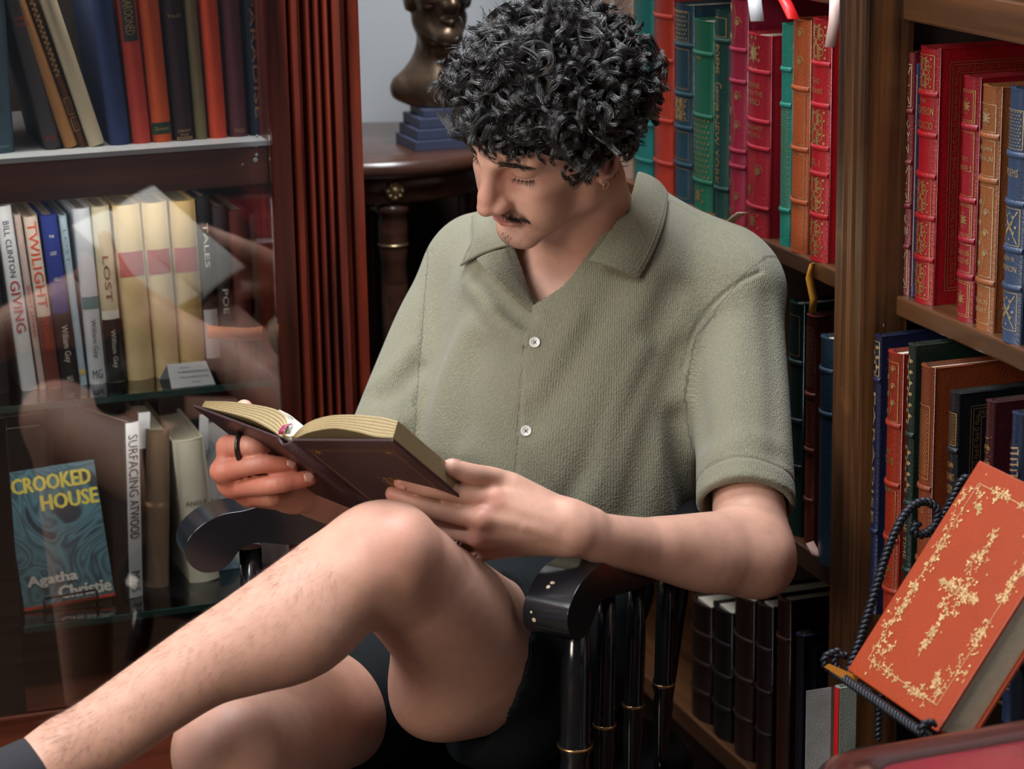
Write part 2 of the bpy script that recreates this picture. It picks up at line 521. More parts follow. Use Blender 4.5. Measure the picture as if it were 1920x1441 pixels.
class Body:
    """groups of primitives; inside a group ops run in order: + union, - cut, x keep inside, d bump (amplitude, width)"""
    def __init__(self):
        self.groups = []

    def group(self, k=0.0):
        self.groups.append((k, []))
        return self

    def add(self, p, k=0.01): self.groups[-1][1].append(('+', p, k)); return self
    def cut(self, p, k=0.005): self.groups[-1][1].append(('-', p, k)); return self
    def keep(self, p, k=0.002): self.groups[-1][1].append(('x', p, k)); return self
    def bump(self, p, amp, w): self.groups[-1][1].append(('d', p, (amp, w))); return self
    def func(self, fn): self.groups[-1][1].append(('f', fn, 0)); return self

    def chain(self, pts, rads, k=0.01):
        return self.add(CH(pts, rads), k)

    def culled(self, c, R):
        out = []
        for k, ops in self.groups:
            keep = []
            for op in ops:
                if op[0] == 'f' or op[1][0] == 'pl':
                    keep.append(op); continue
                bc, br = prim_bound(op[1])
                lb = np.linalg.norm(bc - c) - br
                ext = (op[2][1] * 2.5) if op[0] == 'd' else op[2]
                if lb < 2.0 * R + ext:
                    if op[1][0] == 'ch' and len(op[1][1]) > 2:      # only the links near this block
                        P, r = op[1][1], op[1][2]
                        a, ab = P[:-1], P[1:] - P[:-1]
                        t = np.clip(((c - a) * ab).sum(1) / ((ab * ab).sum(1) + 1e-12), 0, 1)
                        dist = np.linalg.norm(c - a - t[:, None] * ab, axis=1) - np.maximum(r[:-1], r[1:])
                        near = np.flatnonzero(dist < max(2.0 * R + ext, dist.min() + R))
                        if len(near) == 0: continue
                        i0, i1 = near.min(), near.max() + 2
                        op = (op[0], ('ch', P[i0:i1], r[i0:i1]), op[2])
                    keep.append(op)
            if any(o[0] == '+' for o in keep):
                out.append((k, keep))
        return out

    @staticmethod
    def run(groups, X):
        acc = np.full(len(X), 1.0)
        for kg, ops in groups:
            g = np.full(len(X), 1.0)
            for op, p, k in ops:
                if op == 'f':
                    g = p(g, X); continue
                d = prim_d(p, X)
                if op == '+': g = smin(g, d, k)
                elif op == '-': g = -smin(-g, d, k)
                elif op == 'x': g = -smin(-g, -d, k)
                elif op == 'd': g = g - k[0] * np.exp(-(np.maximum(d, 0) / k[1]) ** 2)
            acc = smin(acc, g, kg)
        return acc

    def sd(self, X):
        return Body.run(self.groups, np.asarray(X, float))

    def cast(self, px, py, d0=2.0, d1=3.2):
        """first hit of the sight line through a photo pixel"""
        ds = np.arange(d0, d1, 0.004)
        v = CF + (px - CX) / F * CR - (py - CY) / F * CU
        X = CAM + ds[:, None] * v
        s = self.sd(X)
        i = np.argmax(s < 0)
        if s[i] >= 0:
            i = int(np.argmin(s))
            return X[i]
        t = s[i - 1] / (s[i - 1] - s[i] + 1e-12) if i > 0 else 0
        return X[max(i - 1, 0)] * (1 - t) + X[i] * t

    def normal(self, p):
        e = 0.001
        X = np.array([p + e * s * a for a in np.eye(3) for s in (1, -1)])
        s = self.sd(X)
        return unit([s[0] - s[1], s[2] - s[3], s[4] - s[5]])

    def bounds(self):
        lo, hi = np.full(3, 9.0), np.full(3, -9.0)
        for k, ops in self.groups:
            for op in ops:
                if op[0] == '+':
                    c, r = prim_bound(op[1])
                    lo = np.minimum(lo, c - r); hi = np.maximum(hi, c + r)
        return lo - 0.02, hi + 0.02

    def per_block(self, X, cell, fn):
        """apply fn(groups, points) chunk by chunk with culling"""
        key = np.floor(X / cell).astype(np.int64)
        kk = (key[:, 0] + 500) * 1000000 + (key[:, 1] + 500) * 1000 + key[:, 2] + 500
        order = np.argsort(kk, kind='stable')
        cuts = np.flatnonzero(np.diff(kk[order])) + 1
        for ids in np.split(order, cuts):
            c = (key[ids[0]] + 0.5) * cell
            fn(ids, self.culled(c, cell * 0.87))

    def project(self, V, it=2):
        V = V.copy()
        for _ in range(it):
            def step(ids, gr):
                X = V[ids]
                e = 0.0006
                d = Body.run(gr, X)
                G = np.stack([Body.run(gr, X + e * a) - d for a in np.eye(3)], 1) / e
                n2 = (G * G).sum(1)
                V[ids] = X - np.clip(d / np.maximum(n2, 0.2), -0.003, 0.003)[:, None] * G
            self.per_block(V.copy(), 0.055, step)
        return V

    def mesh(self, h, B=14):
        lo, hi = self.bounds()
        nb = np.ceil((hi - lo) / (h * B)).astype(int)
        bi = np.stack(np.meshgrid(*[np.arange(n) for n in nb], indexing='ij'), -1).reshape(-1, 3)
        cen = lo + (bi + 0.5) * h * B
        R = h * B * 0.87
        s = np.concatenate([self.sd(c) for c in np.array_split(cen, max(1, len(cen) // 4000))])
        act = bi[np.abs(s) < R * 2.2]
        gi = np.stack(np.meshgrid(*[np.arange(B + 1)] * 3, indexing='ij'), -1).reshape(-1, 3)
        DIM = (nb * B + 2).astype(np.int64)
        keyf = lambda c: (c[:, 0].astype(np.int64) * DIM[1] + c[:, 1]) * DIM[2] + c[:, 2]
        VK, VP, EDG = [], [], []
        corner = np.array([(i, j, k) for i in (0, 1) for j in (0, 1) for k in (0, 1)])
        edges = [(a, b) for a in range(8) for b in range(a + 1, 8) if np.abs(corner[a] - corner[b]).sum() == 1]
        for b in act:
            c = lo + (b + 0.5) * h * B
            gr = self.culled(c, R)
            if not gr:
                continue
            X = lo + (b * B + gi) * h
            f = Body.run(gr, X).reshape(B + 1, B + 1, B + 1)
            if f.min() > 0 or f.max() < 0:
                continue
            ins = f < 0
            cs = [f[i:B + i, j:B + j, k:B + k] for i, j, k in corner]
            cnt = sum((q < 0).astype(np.int8) for q in cs)
            cell = np.argwhere((cnt > 0) & (cnt < 8))
            vals = np.stack([q[tuple(cell.T)] for q in cs], 1)
            P = np.zeros((len(cell), 3)); W = np.zeros(len(cell))
            for a, e in edges:
                va, ve = vals[:, a], vals[:, e]
                m = (va < 0) != (ve < 0)
                t = np.where(m, va / np.where(m, va - ve, 1), 0)
                pt = corner[a] + t[:, None] * (corner[e] - corner[a])
                P += pt * m[:, None]; W += m
            P = P / W[:, None]
            g = cell + b * B
            VK.append(keyf(g)); VP.append(lo + (g + P) * h)
            for ax in range(3):
                sl0 = [slice(0, B)] * 3; sl1 = [slice(0, B)] * 3
                sl1[ax] = slice(1, B + 1)
                i0, i1 = ins[tuple(sl0)], ins[tuple(sl1)]
                e = np.argwhere(i0 != i1)
                if len(e):
                    EDG.append((ax, e + b * B, i0[tuple(e.T)]))
        VK = np.concatenate(VK); VP = np.concatenate(VP)
        o = np.argsort(VK); VK = VK[o]; VP = VP[o]
        Q = []
        for ax, e, fl in EDG:
            u, v = (ax + 1) % 3, (ax + 2) % 3
            du = np.zeros(3, int); du[u] = 1
            dv = np.zeros(3, int); dv[v] = 1
            ids = []
            ok = np.ones(len(e), bool)
            for off in (-du - dv, -dv, 0 * du, -du):
                k = keyf(e + off)
                j = np.clip(np.searchsorted(VK, k), 0, len(VK) - 1)
                ok &= VK[j] == k
                ids.append(j)
            q = np.stack(ids, 1)
            q[~fl] = q[~fl][:, ::-1]
            Q.append(q[ok])
        return VP, np.concatenate(Q)


def refine(V, Q, mask_fn, times=1):
    """split the quads where mask_fn(centres) is true into four (one-sided; the border gets n-gons)"""
    for _ in range(times):
        cen = V[Q].mean(1) if isinstance(Q, np.ndarray) else np.array([V[list(q)].mean(0) for q in Q])
        m = mask_fn(cen)
        Qa = np.asarray(Q)
        T = Qa[m]
        E = np.stack([T, np.roll(T, -1, 1)], 2).reshape(-1, 2)
        Es = np.sort(E, 1)
        key = Es[:, 0].astype(np.int64) * len(V) + Es[:, 1]
        uk, inv = np.unique(key, return_inverse=True)
        mid = (V[uk // len(V)] + V[uk % len(V)]) / 2
        base = len(V)
        midx = base + inv.reshape(-1, 4)
        cidx = base + len(uk) + np.arange(len(T))
        newq = []
        for c in range(4):
            newq.append(np.stack([T[:, c], midx[:, c], cidx, midx[:, c - 1]], 1))
        rest = Qa[~m]
        # border faces take the extra midpoint
        Er = np.sort(np.stack([rest, np.roll(rest, -1, 1)], 2), 2)
        kr = Er[:, :, 0].astype(np.int64) * len(V) + Er[:, :, 1]
        j = np.clip(np.searchsorted(uk, kr), 0, len(uk) - 1)
        hit = uk[j] == kr
        V = np.concatenate([V, mid, V[T].mean(1)])
        any_hit = hit.any(1)
        ng = []
        for q, hh, jj in zip(rest[any_hit], hit[any_hit], j[any_hit]):
            f = []
            for c in range(4):
                f.append(q[c])
                if hh[c]: f.append(base + jj[c])
            ng.append(f)
        return V, np.concatenate(newq + [rest[~any_hit]]), ng
    return V, Q, []


def sdf_object(name, body, h, mat, parent=None, detail=None):
    V, Q = body.mesh(h)
    ng = []
    if detail is not None:
        V, Q, ng = refine(V, Q, detail)
    V = body.project(V)
    me = bpy.data.meshes.new(name)
    nq = len(Q)
    flat = np.concatenate([Q.ravel()] + [np.array(f) for f in ng]) if ng else Q.ravel()
    start = np.concatenate([np.arange(nq) * 4, nq * 4 + np.cumsum([0] + [len(f) for f in ng])[:-1]]) if ng else np.arange(nq) * 4
    me.vertices.add(len(V)); me.vertices.foreach_set('co', V.astype(np.float32).ravel())
    me.loops.add(len(flat)); me.loops.foreach_set('vertex_index', flat.astype(np.int32))
    me.polygons.add(nq + len(ng)); me.polygons.foreach_set('loop_start', start.astype(np.int32))
    me.polygons.foreach_set('use_smooth', np.ones(nq + len(ng), bool))
    me.update(calc_edges=True)
    me.validate()
    for m in (mat if isinstance(mat, (list, tuple)) else [mat]):
        me.materials.append(m)
    o = bpy.data.objects.new(name, me)
    link(o, parent)
    return o, V


def vcol(o, name, arr):
    a = o.data.color_attributes.new(name, 'FLOAT_COLOR', 'POINT')
    arr = np.asarray(arr, np.float32)
    if arr.ndim == 1:
        arr = np.stack([arr, arr, arr, np.ones_like(arr)], 1)
    elif arr.shape[1] == 3:
        arr = np.concatenate([arr, np.ones((len(arr), 1), np.float32)], 1)
    a.data.foreach_set('color', arr.ravel())
# ---------------------------------------------------------------- lettering: fonts turned to meshes once, then laid on the books
TEXTS = {}


def prepare_texts(words):
    obs = []
    for w in words:
        c = bpy.data.curves.new('t', 'FONT'); c.body = w; c.size = 1.0; c.resolution_u = 2
        o = bpy.data.objects.new('t', c); COL.objects.link(o); obs.append((w, o))
    dg = bpy.context.evaluated_depsgraph_get(); dg.update()
    for w, o in obs:
        me = bpy.data.meshes.new_from_object(o.evaluated_get(dg))
        bm = bmesh.new(); bm.from_mesh(me)                      # cut long strokes so that they can bend round a spine
        xs_ = [v.co.x for v in bm.verts] or [0]; ys_ = [v.co.y for v in bm.verts] or [0]
        for k in range(1, 9):
            bmesh.ops.bisect_plane(bm, geom=bm.verts[:] + bm.edges[:] + bm.faces[:], plane_co=(min(xs_) + (max(xs_) - min(xs_)) * k / 9, 0, 0), plane_no=(1, 0, 0))
            bmesh.ops.bisect_plane(bm, geom=bm.verts[:] + bm.edges[:] + bm.faces[:], plane_co=(0, min(ys_) + (max(ys_) - min(ys_)) * k / 9, 0), plane_no=(0, 1, 0))
        bm.to_mesh(me); bm.free()
        V = np.array([v.co[:2] for v in me.vertices]); fs = [tuple(p.vertices) for p in me.polygons]
        if len(V):
            V = V - V.min(0); TEXTS[w] = (V / V.max(0).clip(1e-6), fs, V.max(0)[0] / V.max(0)[1])
        c = o.data; bpy.data.objects.remove(o); bpy.data.curves.remove(c); bpy.data.meshes.remove(me)


def leather(name, col, rough=.38, bump=.35, var=.18, coat=.18):
    return plain(name, col, rough, var=var, scale=24, bump=bump, bump_scale=420, coat=coat)


m_gilt = plain('gilt', (0.78, 0.50, 0.20, 1), .34, metal=.9, var=.25, scale=160)
m_gilt2 = plain('pale_gilt', (0.80, 0.62, 0.36, 1), .36, metal=.85, var=.25, scale=160)
m_giltpage = plain('gilded_page_edges', (0.36, 0.275, 0.145, 1), .48, metal=.25, var=.10, scale=300, stretch=(1, 1, 1))
m_page = plain('paper_edges', (0.55, 0.49, 0.38, 1), .85, var=.12, scale=260, stretch=(1, .05, 1))
_lea = {}


def lea(rgb, cloth=False):
    k = (rgb, cloth)
    if k not in _lea:
        c = srgb(*rgb)
        if not cloth: c = tuple(x * .64 for x in c[:3]) + (1,)
        _lea[k] = plain('cloth', c, .62, var=.10, scale=30, bump=.3, bump_scale=900, spec=.35) if cloth else leather('leather', c)
    return _lea[k]


def ribbon_strip(pts, w, fn):
    """2-D polyline to a strip of quads through a mapping fn(u, v) -> xyz"""
    pts = np.asarray(pts, float)
    t = np.gradient(pts, axis=0); t /= np.linalg.norm(t, axis=1)[:, None] + 1e-12
    nrm = np.stack([-t[:, 1], t[:, 0]], 1) * w / 2
    V = [fn(*p) for p in (pts + nrm)] + [fn(*p) for p in (pts - nrm)]
    n = len(pts)
    return V, [(i, n + i, n + i + 1, i + 1) for i in range(n - 1)]


def spiral(c, r0, a0, turns, sx=1, sy=1, n=12):
    a = np.linspace(0, turns * 2 * math.pi, n)
    r = r0 * (1 - .8 * a / a[-1])
    return np.stack([c[0] + sx * r * np.cos(a0 + a), c[1] + sy * r * np.sin(a0 + a)], 1)


def ornament(mb, fn, x0, x1, z0, z1, style, w=.0006):
    """gold tooling inside a panel; mirrored scrolls, dots, frames"""
    cx, cz, hw, hz = (x0 + x1) / 2, (z0 + z1) / 2, (x1 - x0) / 2, (z1 - z0) / 2
    def line(p, ww=w): mb.add(*ribbon_strip(p, ww, fn))
    def dot(x, z, r):
        a = np.linspace(0, 2 * math.pi, 7)[:-1]
        mb.add([fn(x + r * math.cos(q), z + r * math.sin(q)) for q in a], [tuple(range(6))])
    def leaf(x, z, a, l, r):
        ca, sa = math.cos(a), math.sin(a)
        q = [(0, 0), (.35 * l, r), (l, 0), (.35 * l, -r)]
        mb.add([fn(x + u * ca - v * sa, z + u * sa + v * ca) for u, v in q], [(0, 1, 2, 3)])
    if 'f' in style:
        k = np.linspace(0, 1, 6)
        for s in (1.0, .84) if 'F' in style else (1.0,):
            a, b = hw * s, hz - hw * (1 - s)
            for (p, q) in (((-a, -b), (a, -b)), ((a, -b), (a, b)), ((a, b), (-a, b)), ((-a, b), (-a, -b))):
                line([(cx + p[0] + (q[0] - p[0]) * t, cz + p[1] + (q[1] - p[1]) * t) for t in k])
        hw *= .80; hz *= .88
    if 'a' in style:      # dense arabesque
        ww = w * 1.5
        for sx in (1, -1):
            for sy in (1, -1):
                line(spiral((cx + sx * hw * .52, cz + sy * hz * .62), hw * .40, 2.2, 1.3, sx, sy), ww)
                line(spiral((cx + sx * hw * .50, cz + sy * hz * .22), hw * .34, -1.2, 1.2, sx, sy), ww)
                for t in range(5):
                    leaf(cx + sx * hw * .1, cz + sy * hz * (.12 + .18 * t), (.5 if sx > 0 else math.pi - .5) * sy, hw * .55, hw * .10)
                dot(cx + sx * hw * .9, cz + sy * hz * .9, hw * .10); dot(cx + sx * hw * .9, cz + sy * hz * .42, hw * .09)
        leaf(cx, cz - hz * .3, math.pi / 2, hz * .6, hw * .22)
        for t in (-1, 1): dot(cx, cz + t * hz * .85, hw * .12)
    if 'x' in style:      # crossed diagonals with leaves
        for s in (1, -1):
            line([(cx - hw + 2 * hw * t, cz + s * (-hz + 2 * hz * t)) for t in np.linspace(0, 1, 6)], w * 1.5)
            for t in (.25, .75):
                leaf(cx, cz, s * math.pi * t, min(hw, hz) * .8, hw * .16)
                leaf(cx - hw + 2 * hw * t, cz + s * (-hz + 2 * hz * t), math.pi / 2 + s * .4, hw * .45, hw * .13)
        for a in range(4): dot(cx + hw * .8 * math.cos(a * math.pi / 2), cz + hz * .8 * math.sin(a * math.pi / 2), hw * .13)
    if 'o' in style:      # small central flower
        for a in np.linspace(0, 2 * math.pi, 9)[:-1]: leaf(cx, cz, a, min(hw, hz) * .75, hw * .13)
        for a in np.linspace(0.4, 2 * math.pi + .4, 9)[:-1]: dot(cx + hw * .55 * math.cos(a), cz + hw * .8 * math.sin(a), hw * .09)
    if 'v' in style:      # climbing vine
        z = np.linspace(cz - hz * .95, cz + hz * .95, 30)
        line(np.stack([cx + hw * .35 * np.sin((z - z[0]) / (hw * .9)), z], 1), w * 1.3)
        for i, q in enumerate(np.arange(z[0] + hw * .5, z[-1], hw * .95)):
            s = 1 if i % 2 else -1
            line(spiral((cx + s * hw * .45, q), hw * .42, 0 if s > 0 else math.pi, 1.1, 1, 1, 9), w * 1.6)
            dot(cx + s * hw * .45, q, hw * .22)
    if 'g' in style:      # greek bars
        nb = int(hz * 2 / (hw * .8))
        for i in range(nb):
            z = cz - hz + (i + .5) * 2 * hz / nb
            line([(cx - hw + t * 2 * hw, z + (t - .5) * hw * .5) for t in np.linspace(0, 1, 4)], w * 2.2)
            line([(cx + (hw if i % 2 else -hw), z), (cx + (hw if i % 2 else -hw), z + 2 * hz / nb)], w * 1.6)
    if 'd' in style:      # diaper of dots
        for i, z in enumerate(np.arange(cz - hz, cz + hz, hw * .30)):
            for x in np.arange(cx - hw * .9 + (i % 2) * hw * .15, cx + hw, hw * .30): leaf(x, z, .8, hw * .26, hw * .06)


def text_on(mb, fn, word, x0, x1, z0, z1, rot=False, fit=True):
    V, fs, asp = TEXTS[word]
    if rot:      # reads downwards
        P = [fn(x0 + (x1 - x0) * v, z1 - (z1 - z0) * u) for u, v in V]
    else:
        P = [fn(x0 + (x1 - x0) * u, z0 + (z1 - z0) * v) for u, v in V]
    mb.add(P, fs)


PROTO = {}


def make_book(name, label, T, H, D, loc, rz, mat, lean=0.0, bands=(), panels=(), texts=(), patches=(), gilt=None, cover_art=None, page=None, bulge=None,
              group=None, ribbon=None, pitch=0.0, flat=False):
    """local axes: spine at y=0 facing -y, thickness along x, height along z; panels/texts/patches are (z0, z1 in 0..1, ...)"""
    gilt = gilt or m_gilt
    bulge = (min(T * .16, .007) if not flat else .0006) if bulge is None else bulge
    root = empty(name, loc, (0, 0, 0), label, 'book', group)
    root.rotation_mode = 'XYZ'
    root.matrix_world = Matrix.Translation(Vector(tuple(map(float, loc)))) @ Matrix.Rotation(rz, 4, 'Z') @ Matrix.Rotation(lean, 4, 'Y') @ Matrix.Rotation(pitch, 4, 'X')
    h = T / 2
    # cover: rounded spine, shoulders, two boards
    nseg = 10
    us = np.linspace(-1, 1, nseg + 1)
    bt = min(.0034, T * .16)
    outer = [(-h, D), (-h, .012), (-h * .985, .0065)] + [(u * h, -bulge * (1 - u * u) + .0015 * abs(u) ** 3) for u in us] + [(h * .985, .0065), (h, .012), (h, D)]
    inner = [(h - bt, D), (h - bt, .010)] + [(u * (h - bt), -bulge * (1 - u * u) * .8 + .0035) for u in us[::-1]] + [(-h + bt, .010), (-h + bt, D)]
    ring = outer + inner
    n, no = len(ring), len(outer)
    V = [(x, y, z) for z in (0, H) for x, y in ring]
    Fc = [(i, (i + 1) % n, n + (i + 1) % n, n + i) for i in range(n)]
    # caps as quads between outer and inner runs
    def cap(b, flip):
        out = []
        o, q = [0, 1] + list(range(3, 3 + nseg + 1)) + [no - 2, no - 1], [n - 1, n - 2] + list(range(no + 2 + nseg, no + 1, -1)) + [no + 1, no]
        o = [0, 1, 2] + list(range(3, 3 + nseg + 1)) + [no - 3, no - 2, no - 1]
        q = [n - 1, n - 2, n - 2] + list(range(n - 3, n - 3 - nseg - 1, -1)) + [no + 1, no + 1, no]
        for i in range(len(o) - 1):
            f = [b + o[i], b + o[i + 1], b + q[i + 1], b + q[i]]
            f = [f[j] for j in range(4) if f[j] not in f[:j]]
            if len(f) > 2: out.append(tuple(f[::-1] if flip else f))
        return out
    Fc += cap(0, False) + cap(n, True)
    cov = mesh_obj('cover', V, Fc, mat, root)
    cov.data.polygons.foreach_set('use_smooth', np.array([3 <= i % n < 3 + nseg if i < n else False for i in range(len(Fc))], bool))
    md = cov.modifiers.new('bevel', 'BEVEL'); md.width = .0008; md.segments = 2; md.limit_method = 'ANGLE'; md.angle_limit = .9
    # page block with a hollow fore-edge
    pb = MB()
    pr = [(-h + bt, .008), (h - bt, .008), (h - bt, D - .004), (h * .4, D - .006), (-h * .4, D - .006), (-h + bt, D - .004)]
    V = [(x, y, z) for z in (.003, H - .004) for x, y in pr]
    pb.add(V, [(i, (i + 1) % 6, 6 + (i + 1) % 6, 6 + i) for i in range(6)] + [(5, 4, 3, 2, 1, 0), (6, 7, 8, 9, 10, 11)])
    pb.build('page_block', page or m_page, root)
    e = .0005
    sp = lambda x, z: (x, -bulge * (1 - (x / h) ** 2) - e, z * 1.0)
    for zb in bands:
        mb = MB()
        prof = [(-.0032, 0), (-.0024, .0014), (0, .0022), (.0024, .0014), (.0032, 0)]
        us2 = np.linspace(-1, 1, 11)
        V = [(u * h * (1 + .02), -bulge * (1 - u * u) - dy + .0006 * abs(u), zb * H + dz) for u in us2 for dz, dy in prof]
        mb.add(V, [(i * 5 + j, (i + 1) * 5 + j, (i + 1) * 5 + j + 1, i * 5 + j + 1) for i in range(10) for j in range(4)], 0, True)
        mb.add([V[0], V[1], V[2], V[3], V[4]], [(0, 1, 2, 3, 4)]); mb.add(V[-5:], [(4, 3, 2, 1, 0)])
        mb.build('raised_band', mat, root)
    for pa in patches:       # paper or leather labels and printed blocks on the spine: z0, z1, material, inset
        z0, z1, pm = pa[:3]; ins = pa[3] if len(pa) > 3 else 0.0
        mb = MB()
        us2 = np.linspace(-1 + ins, 1 - ins, 9)
        V = [(u * h, -bulge * (1 - u * u) - .0003, z * H) for z in (z0, z1) for u in us2]
        mb.add(V, [(i, i + 1, 10 + i, 9 + i) for i in range(8)], 0, True)
        mb.build('spine_label', pm, root)
    for z0, z1, style in panels:
        mb = MB()
        ornament(mb, sp, -h * .80, h * .80, z0 * H, z1 * H, style, w=.0007)
        mb.build('gilt_panel', gilt, root)['kind'] = 'stuff'
    for grp in [[tx] for tx in texts]:         # word, z0, z1, material, x-extent, vertical
        mb = MB()
        tm = grp[0][3] if len(grp[0]) > 3 and grp[0][3] else gilt
        for tx in grp:
            xs = tx[4] if len(tx) > 4 else .72
            x0, x1 = (-h * xs, h * xs) if not isinstance(xs, tuple) else (xs[0] * h, xs[1] * h)
            text_on(mb, lambda x, z: (x, -bulge * (1 - (x / h) ** 2) - .0008, z), tx[0], x0, x1, tx[1] * H, tx[2] * H, len(tx) > 5 and tx[5])
        mb.build('lettering', tm, root)
    if cover_art:            # gilt frame on the board that shows (side +1 or -1)
        side, style = cover_art
        mb = MB()
        cf = (lambda x, z: (h + e, x, z)) if side > 0 else (lambda x, z: (-h - e, x, z))
        for ins in (.014, .017, .026):
            x0, x1, z0, z1 = ins, D - ins, ins, H - ins
            for p, q in (((x0, z0), (x1, z0)), ((x1, z0), (x1, z1)), ((x1, z1), (x0, z1)), ((x0, z1), (x0, z0))):
                mb.add(*ribbon_strip([p, ((p[0] + q[0]) / 2, (p[1] + q[1]) / 2), q], .0008, cf))
        if style == 'scroll':
            for z in np.arange(.024, H - .024, .006):
                mb.add(*ribbon_strip(spiral((.0215, z), .0030, z * 700, 1.1, 1, 1, 7), .0007, cf))
            for x in np.arange(.024, D - .024, .006):
                mb.add(*ribbon_strip(spiral((x, H - .0215), .0030, x * 700, 1.1, 1, 1, 7), .0007, cf))
        mb.build('gilt_frame', gilt, root)['kind'] = 'stuff'
    if ribbon:               # marker ribbon out of the foot or the head: colour material, list of local points
        rm, pts = ribbon
        w = .0062
        V = [(x - w * .4, y + w, z) for x, y, z in pts] + [(x + w * .4, y - w, z) for x, y, z in pts]
        m = len(pts)
        ro = mesh_obj('marker_ribbon', V, [(i, m + i, m + i + 1, i + 1) for i in range(m - 1)], rm, root, True)
        md = ro.modifiers.new('thickness', 'SOLIDIFY'); md.thickness = .0005
    return root


prepare_texts(['BILL CLINTON', 'GIVING', 'TWILIGHT', 'William Gay', 'MG', 'CROOKED', 'HOUSE', 'Agatha', 'Christie', 'SURFACING', 'ATWOOD', 'M&S', 'ANGLE', 'OF', 'REPOSE', 'GONE', 'WITH THE', 'WIND',
               'MARGARET', 'MITCHELL', 'HUCK-', 'BERRY', 'FINN', 'MARK', 'TWAIN', 'THE', 'DECAMERON', 'BOCCACCIO', 'TWO', 'NOVELS', 'CHARLES', 'DICKENS', 'BENJAMIN', 'FRANKLIN', 'LIBRARY', 'POEMS',
               'RALPH W.', 'EMERSON', 'and', 'TIONS', 'RAM', 'JOHN', "BROWN'S", 'BODY', 'George', 'PRAY', 'NEW YORK', 'Grosset', 'STORIES', 'VOL. I', 'THE TIME', 'MACHINE', 'POE', 'TALES', 'LOST',
               'PARADISE', 'MAROONED', 'SHORT STORIES'])

# ---------------------------------------------------------------- right bookcase: leather bindings




def right_book(name, label, pl, pr, top, bot_z, col, prot=0.0, D=.165, gilt=None, **kw):
    pm = (pl + pr) / 2
    x = XR - prot
    ym = (top + 350) / 2
    y1, y0 = SX(pl, kw.pop('ym', ym), x)[1], SX(pr, ym, x)[1]
    T = (y1 - y0) * .97
    H = SX(pm, top, x)[2] - bot_z
    loc = (x, (y0 + y1) / 2, bot_z)
    grp = 'bound books in the near bay, ' if pl > 1600 else 'bound books in the far bay, '
    grp += 'upper shelf' if bot_z > .9 else 'middle shelf' if bot_z > .5 else 'bottom shelf'
    return make_book(name, label, T, H, D, loc, -math.pi / 2, lea(col), gilt=gilt, group=grp, **kw)


FIVE = (.17, .335, .50, .665, .835)
five_panels = lambda st: [(a + .012, b - .012, st) for a, b in ((.02, .17), (.335, .50), (.50, .665))]
m_cream_rib = plain('cream_ribbon', srgb(214, 200, 160), .4)
m_gold_rib = plain('golden_ribbon', srgb(205, 140, 50), .4)
m_red_rib = plain('red_ribbon', srgb(205, 25, 30), .4)
m_white_rib = plain('white_ribbon', srgb(205, 205, 212), .5)
ZB = 0.968
# near bay, upper shelf
right_book('leather_book', 'dark red leather book with crossed gilt panels beside the post', 1691, 1712, 95, ZB, (108, 22, 32), ym=320, bands=(.20, .37, .55, .76), gilt=m_gilt2,
           panels=[(.03, .19, 'fx'), (.39, .54, 'fx'), (.78, .95, 'fx')], texts=[('HUCK-', .69, .725, None, .8), ('BERRY', .64, .675, None, .8), ('FINN', .59, .625, None, .7), ('MARK', .30, .335, None, .7), ('TWAIN', .25, .285, None, .8)],
           ribbon=(m_cream_rib, [(0, .02, -.0), (0, -.010, -.003), (0, -.020, -.012), (.002, -.020, -.032), (.001, -.019, -.052)]))
right_book('leather_book', 'thin blue leather book squeezed between two red books', 1713, 1719, 118, ZB, (45, 55, 105), ym=320, panels=[(.05, .95, 'f')])
right_book('leather_book', 'tall red leather book with gilt arabesque panels and a scrolled gilt cover border', 1720, 1758, 88, ZB, (158, 14, 26), ym=320, bands=(.175, .34, .505, .665, .825),
           panels=[(.02, .165, 'fa'), (.185, .33, 'fa'), (.35, .495, 'fa'), (.515, .655, 'fa'), (.84, .975, 'fa')][:3] + [(.84, .975, 'fa'), (.35, .495, 'f')],
           texts=[('THE', .79, .805, None, .3), ('DECAMERON', .745, .775, None, .82), ('BOCCACCIO', .69, .718, None, .78)], cover_art=(1, 'scroll'))
right_book('leather_book', 'crimson leather book with gilt flower medallions between tall red and tan books', 1801, 1834, 143, ZB, (146, 16, 34), ym=350, prot=.002, bands=(.185, .335, .50, .80),
           panels=[(.02, .165, 'Ffo'), (.355, .485, 'Ffo'), (.82, .95, 'Ffo'), (.52, .78, 'f'), (.205, .32, 'f')], texts=[('TWO', .66, .68, None, .4), ('NOVELS', .62, .645, None, .7), ('CHARLES', .275, .295, None, .7), ('DICKENS', .24, .262, None, .7)])
right_book('leather_book', 'tan leather book with a gilt vine down its spine', 1836, 1874, 160, ZB, (150, 86, 44), ym=370, prot=.004, bands=(.20, .62, .80), gilt=m_gilt2,
           panels=[(.03, .185, 'f'), (.225, .595, 'fv'), (.64, .785, 'f'), (.82, .93, 'fo')], texts=[('BENJAMIN', .735, .76, None, .65), ('FRANKLIN', .70, .722, None, .7), ('THE', .14, .155, None, .3), ('FRANKLIN', .11, .13, None, .65), ('LIBRARY', .075, .095, None, .65)])
right_book('leather_book', 'blue grey leather book with dark gilt panels at the right frame edge', 1886, 1926, 165, ZB, (52, 72, 104), ym=380, prot=.006, bands=(.22, .37, .555, .745), gilt=m_gilt2,
           panels=[(.05, .20, 'fx'), (.39, .535, 'fx'), (.77, .92, 'fd')], texts=[('POEMS', .66, .69, None, .6), ('RALPH W.', .325, .345, None, .6), ('EMERSON', .285, .308, None, .7)])
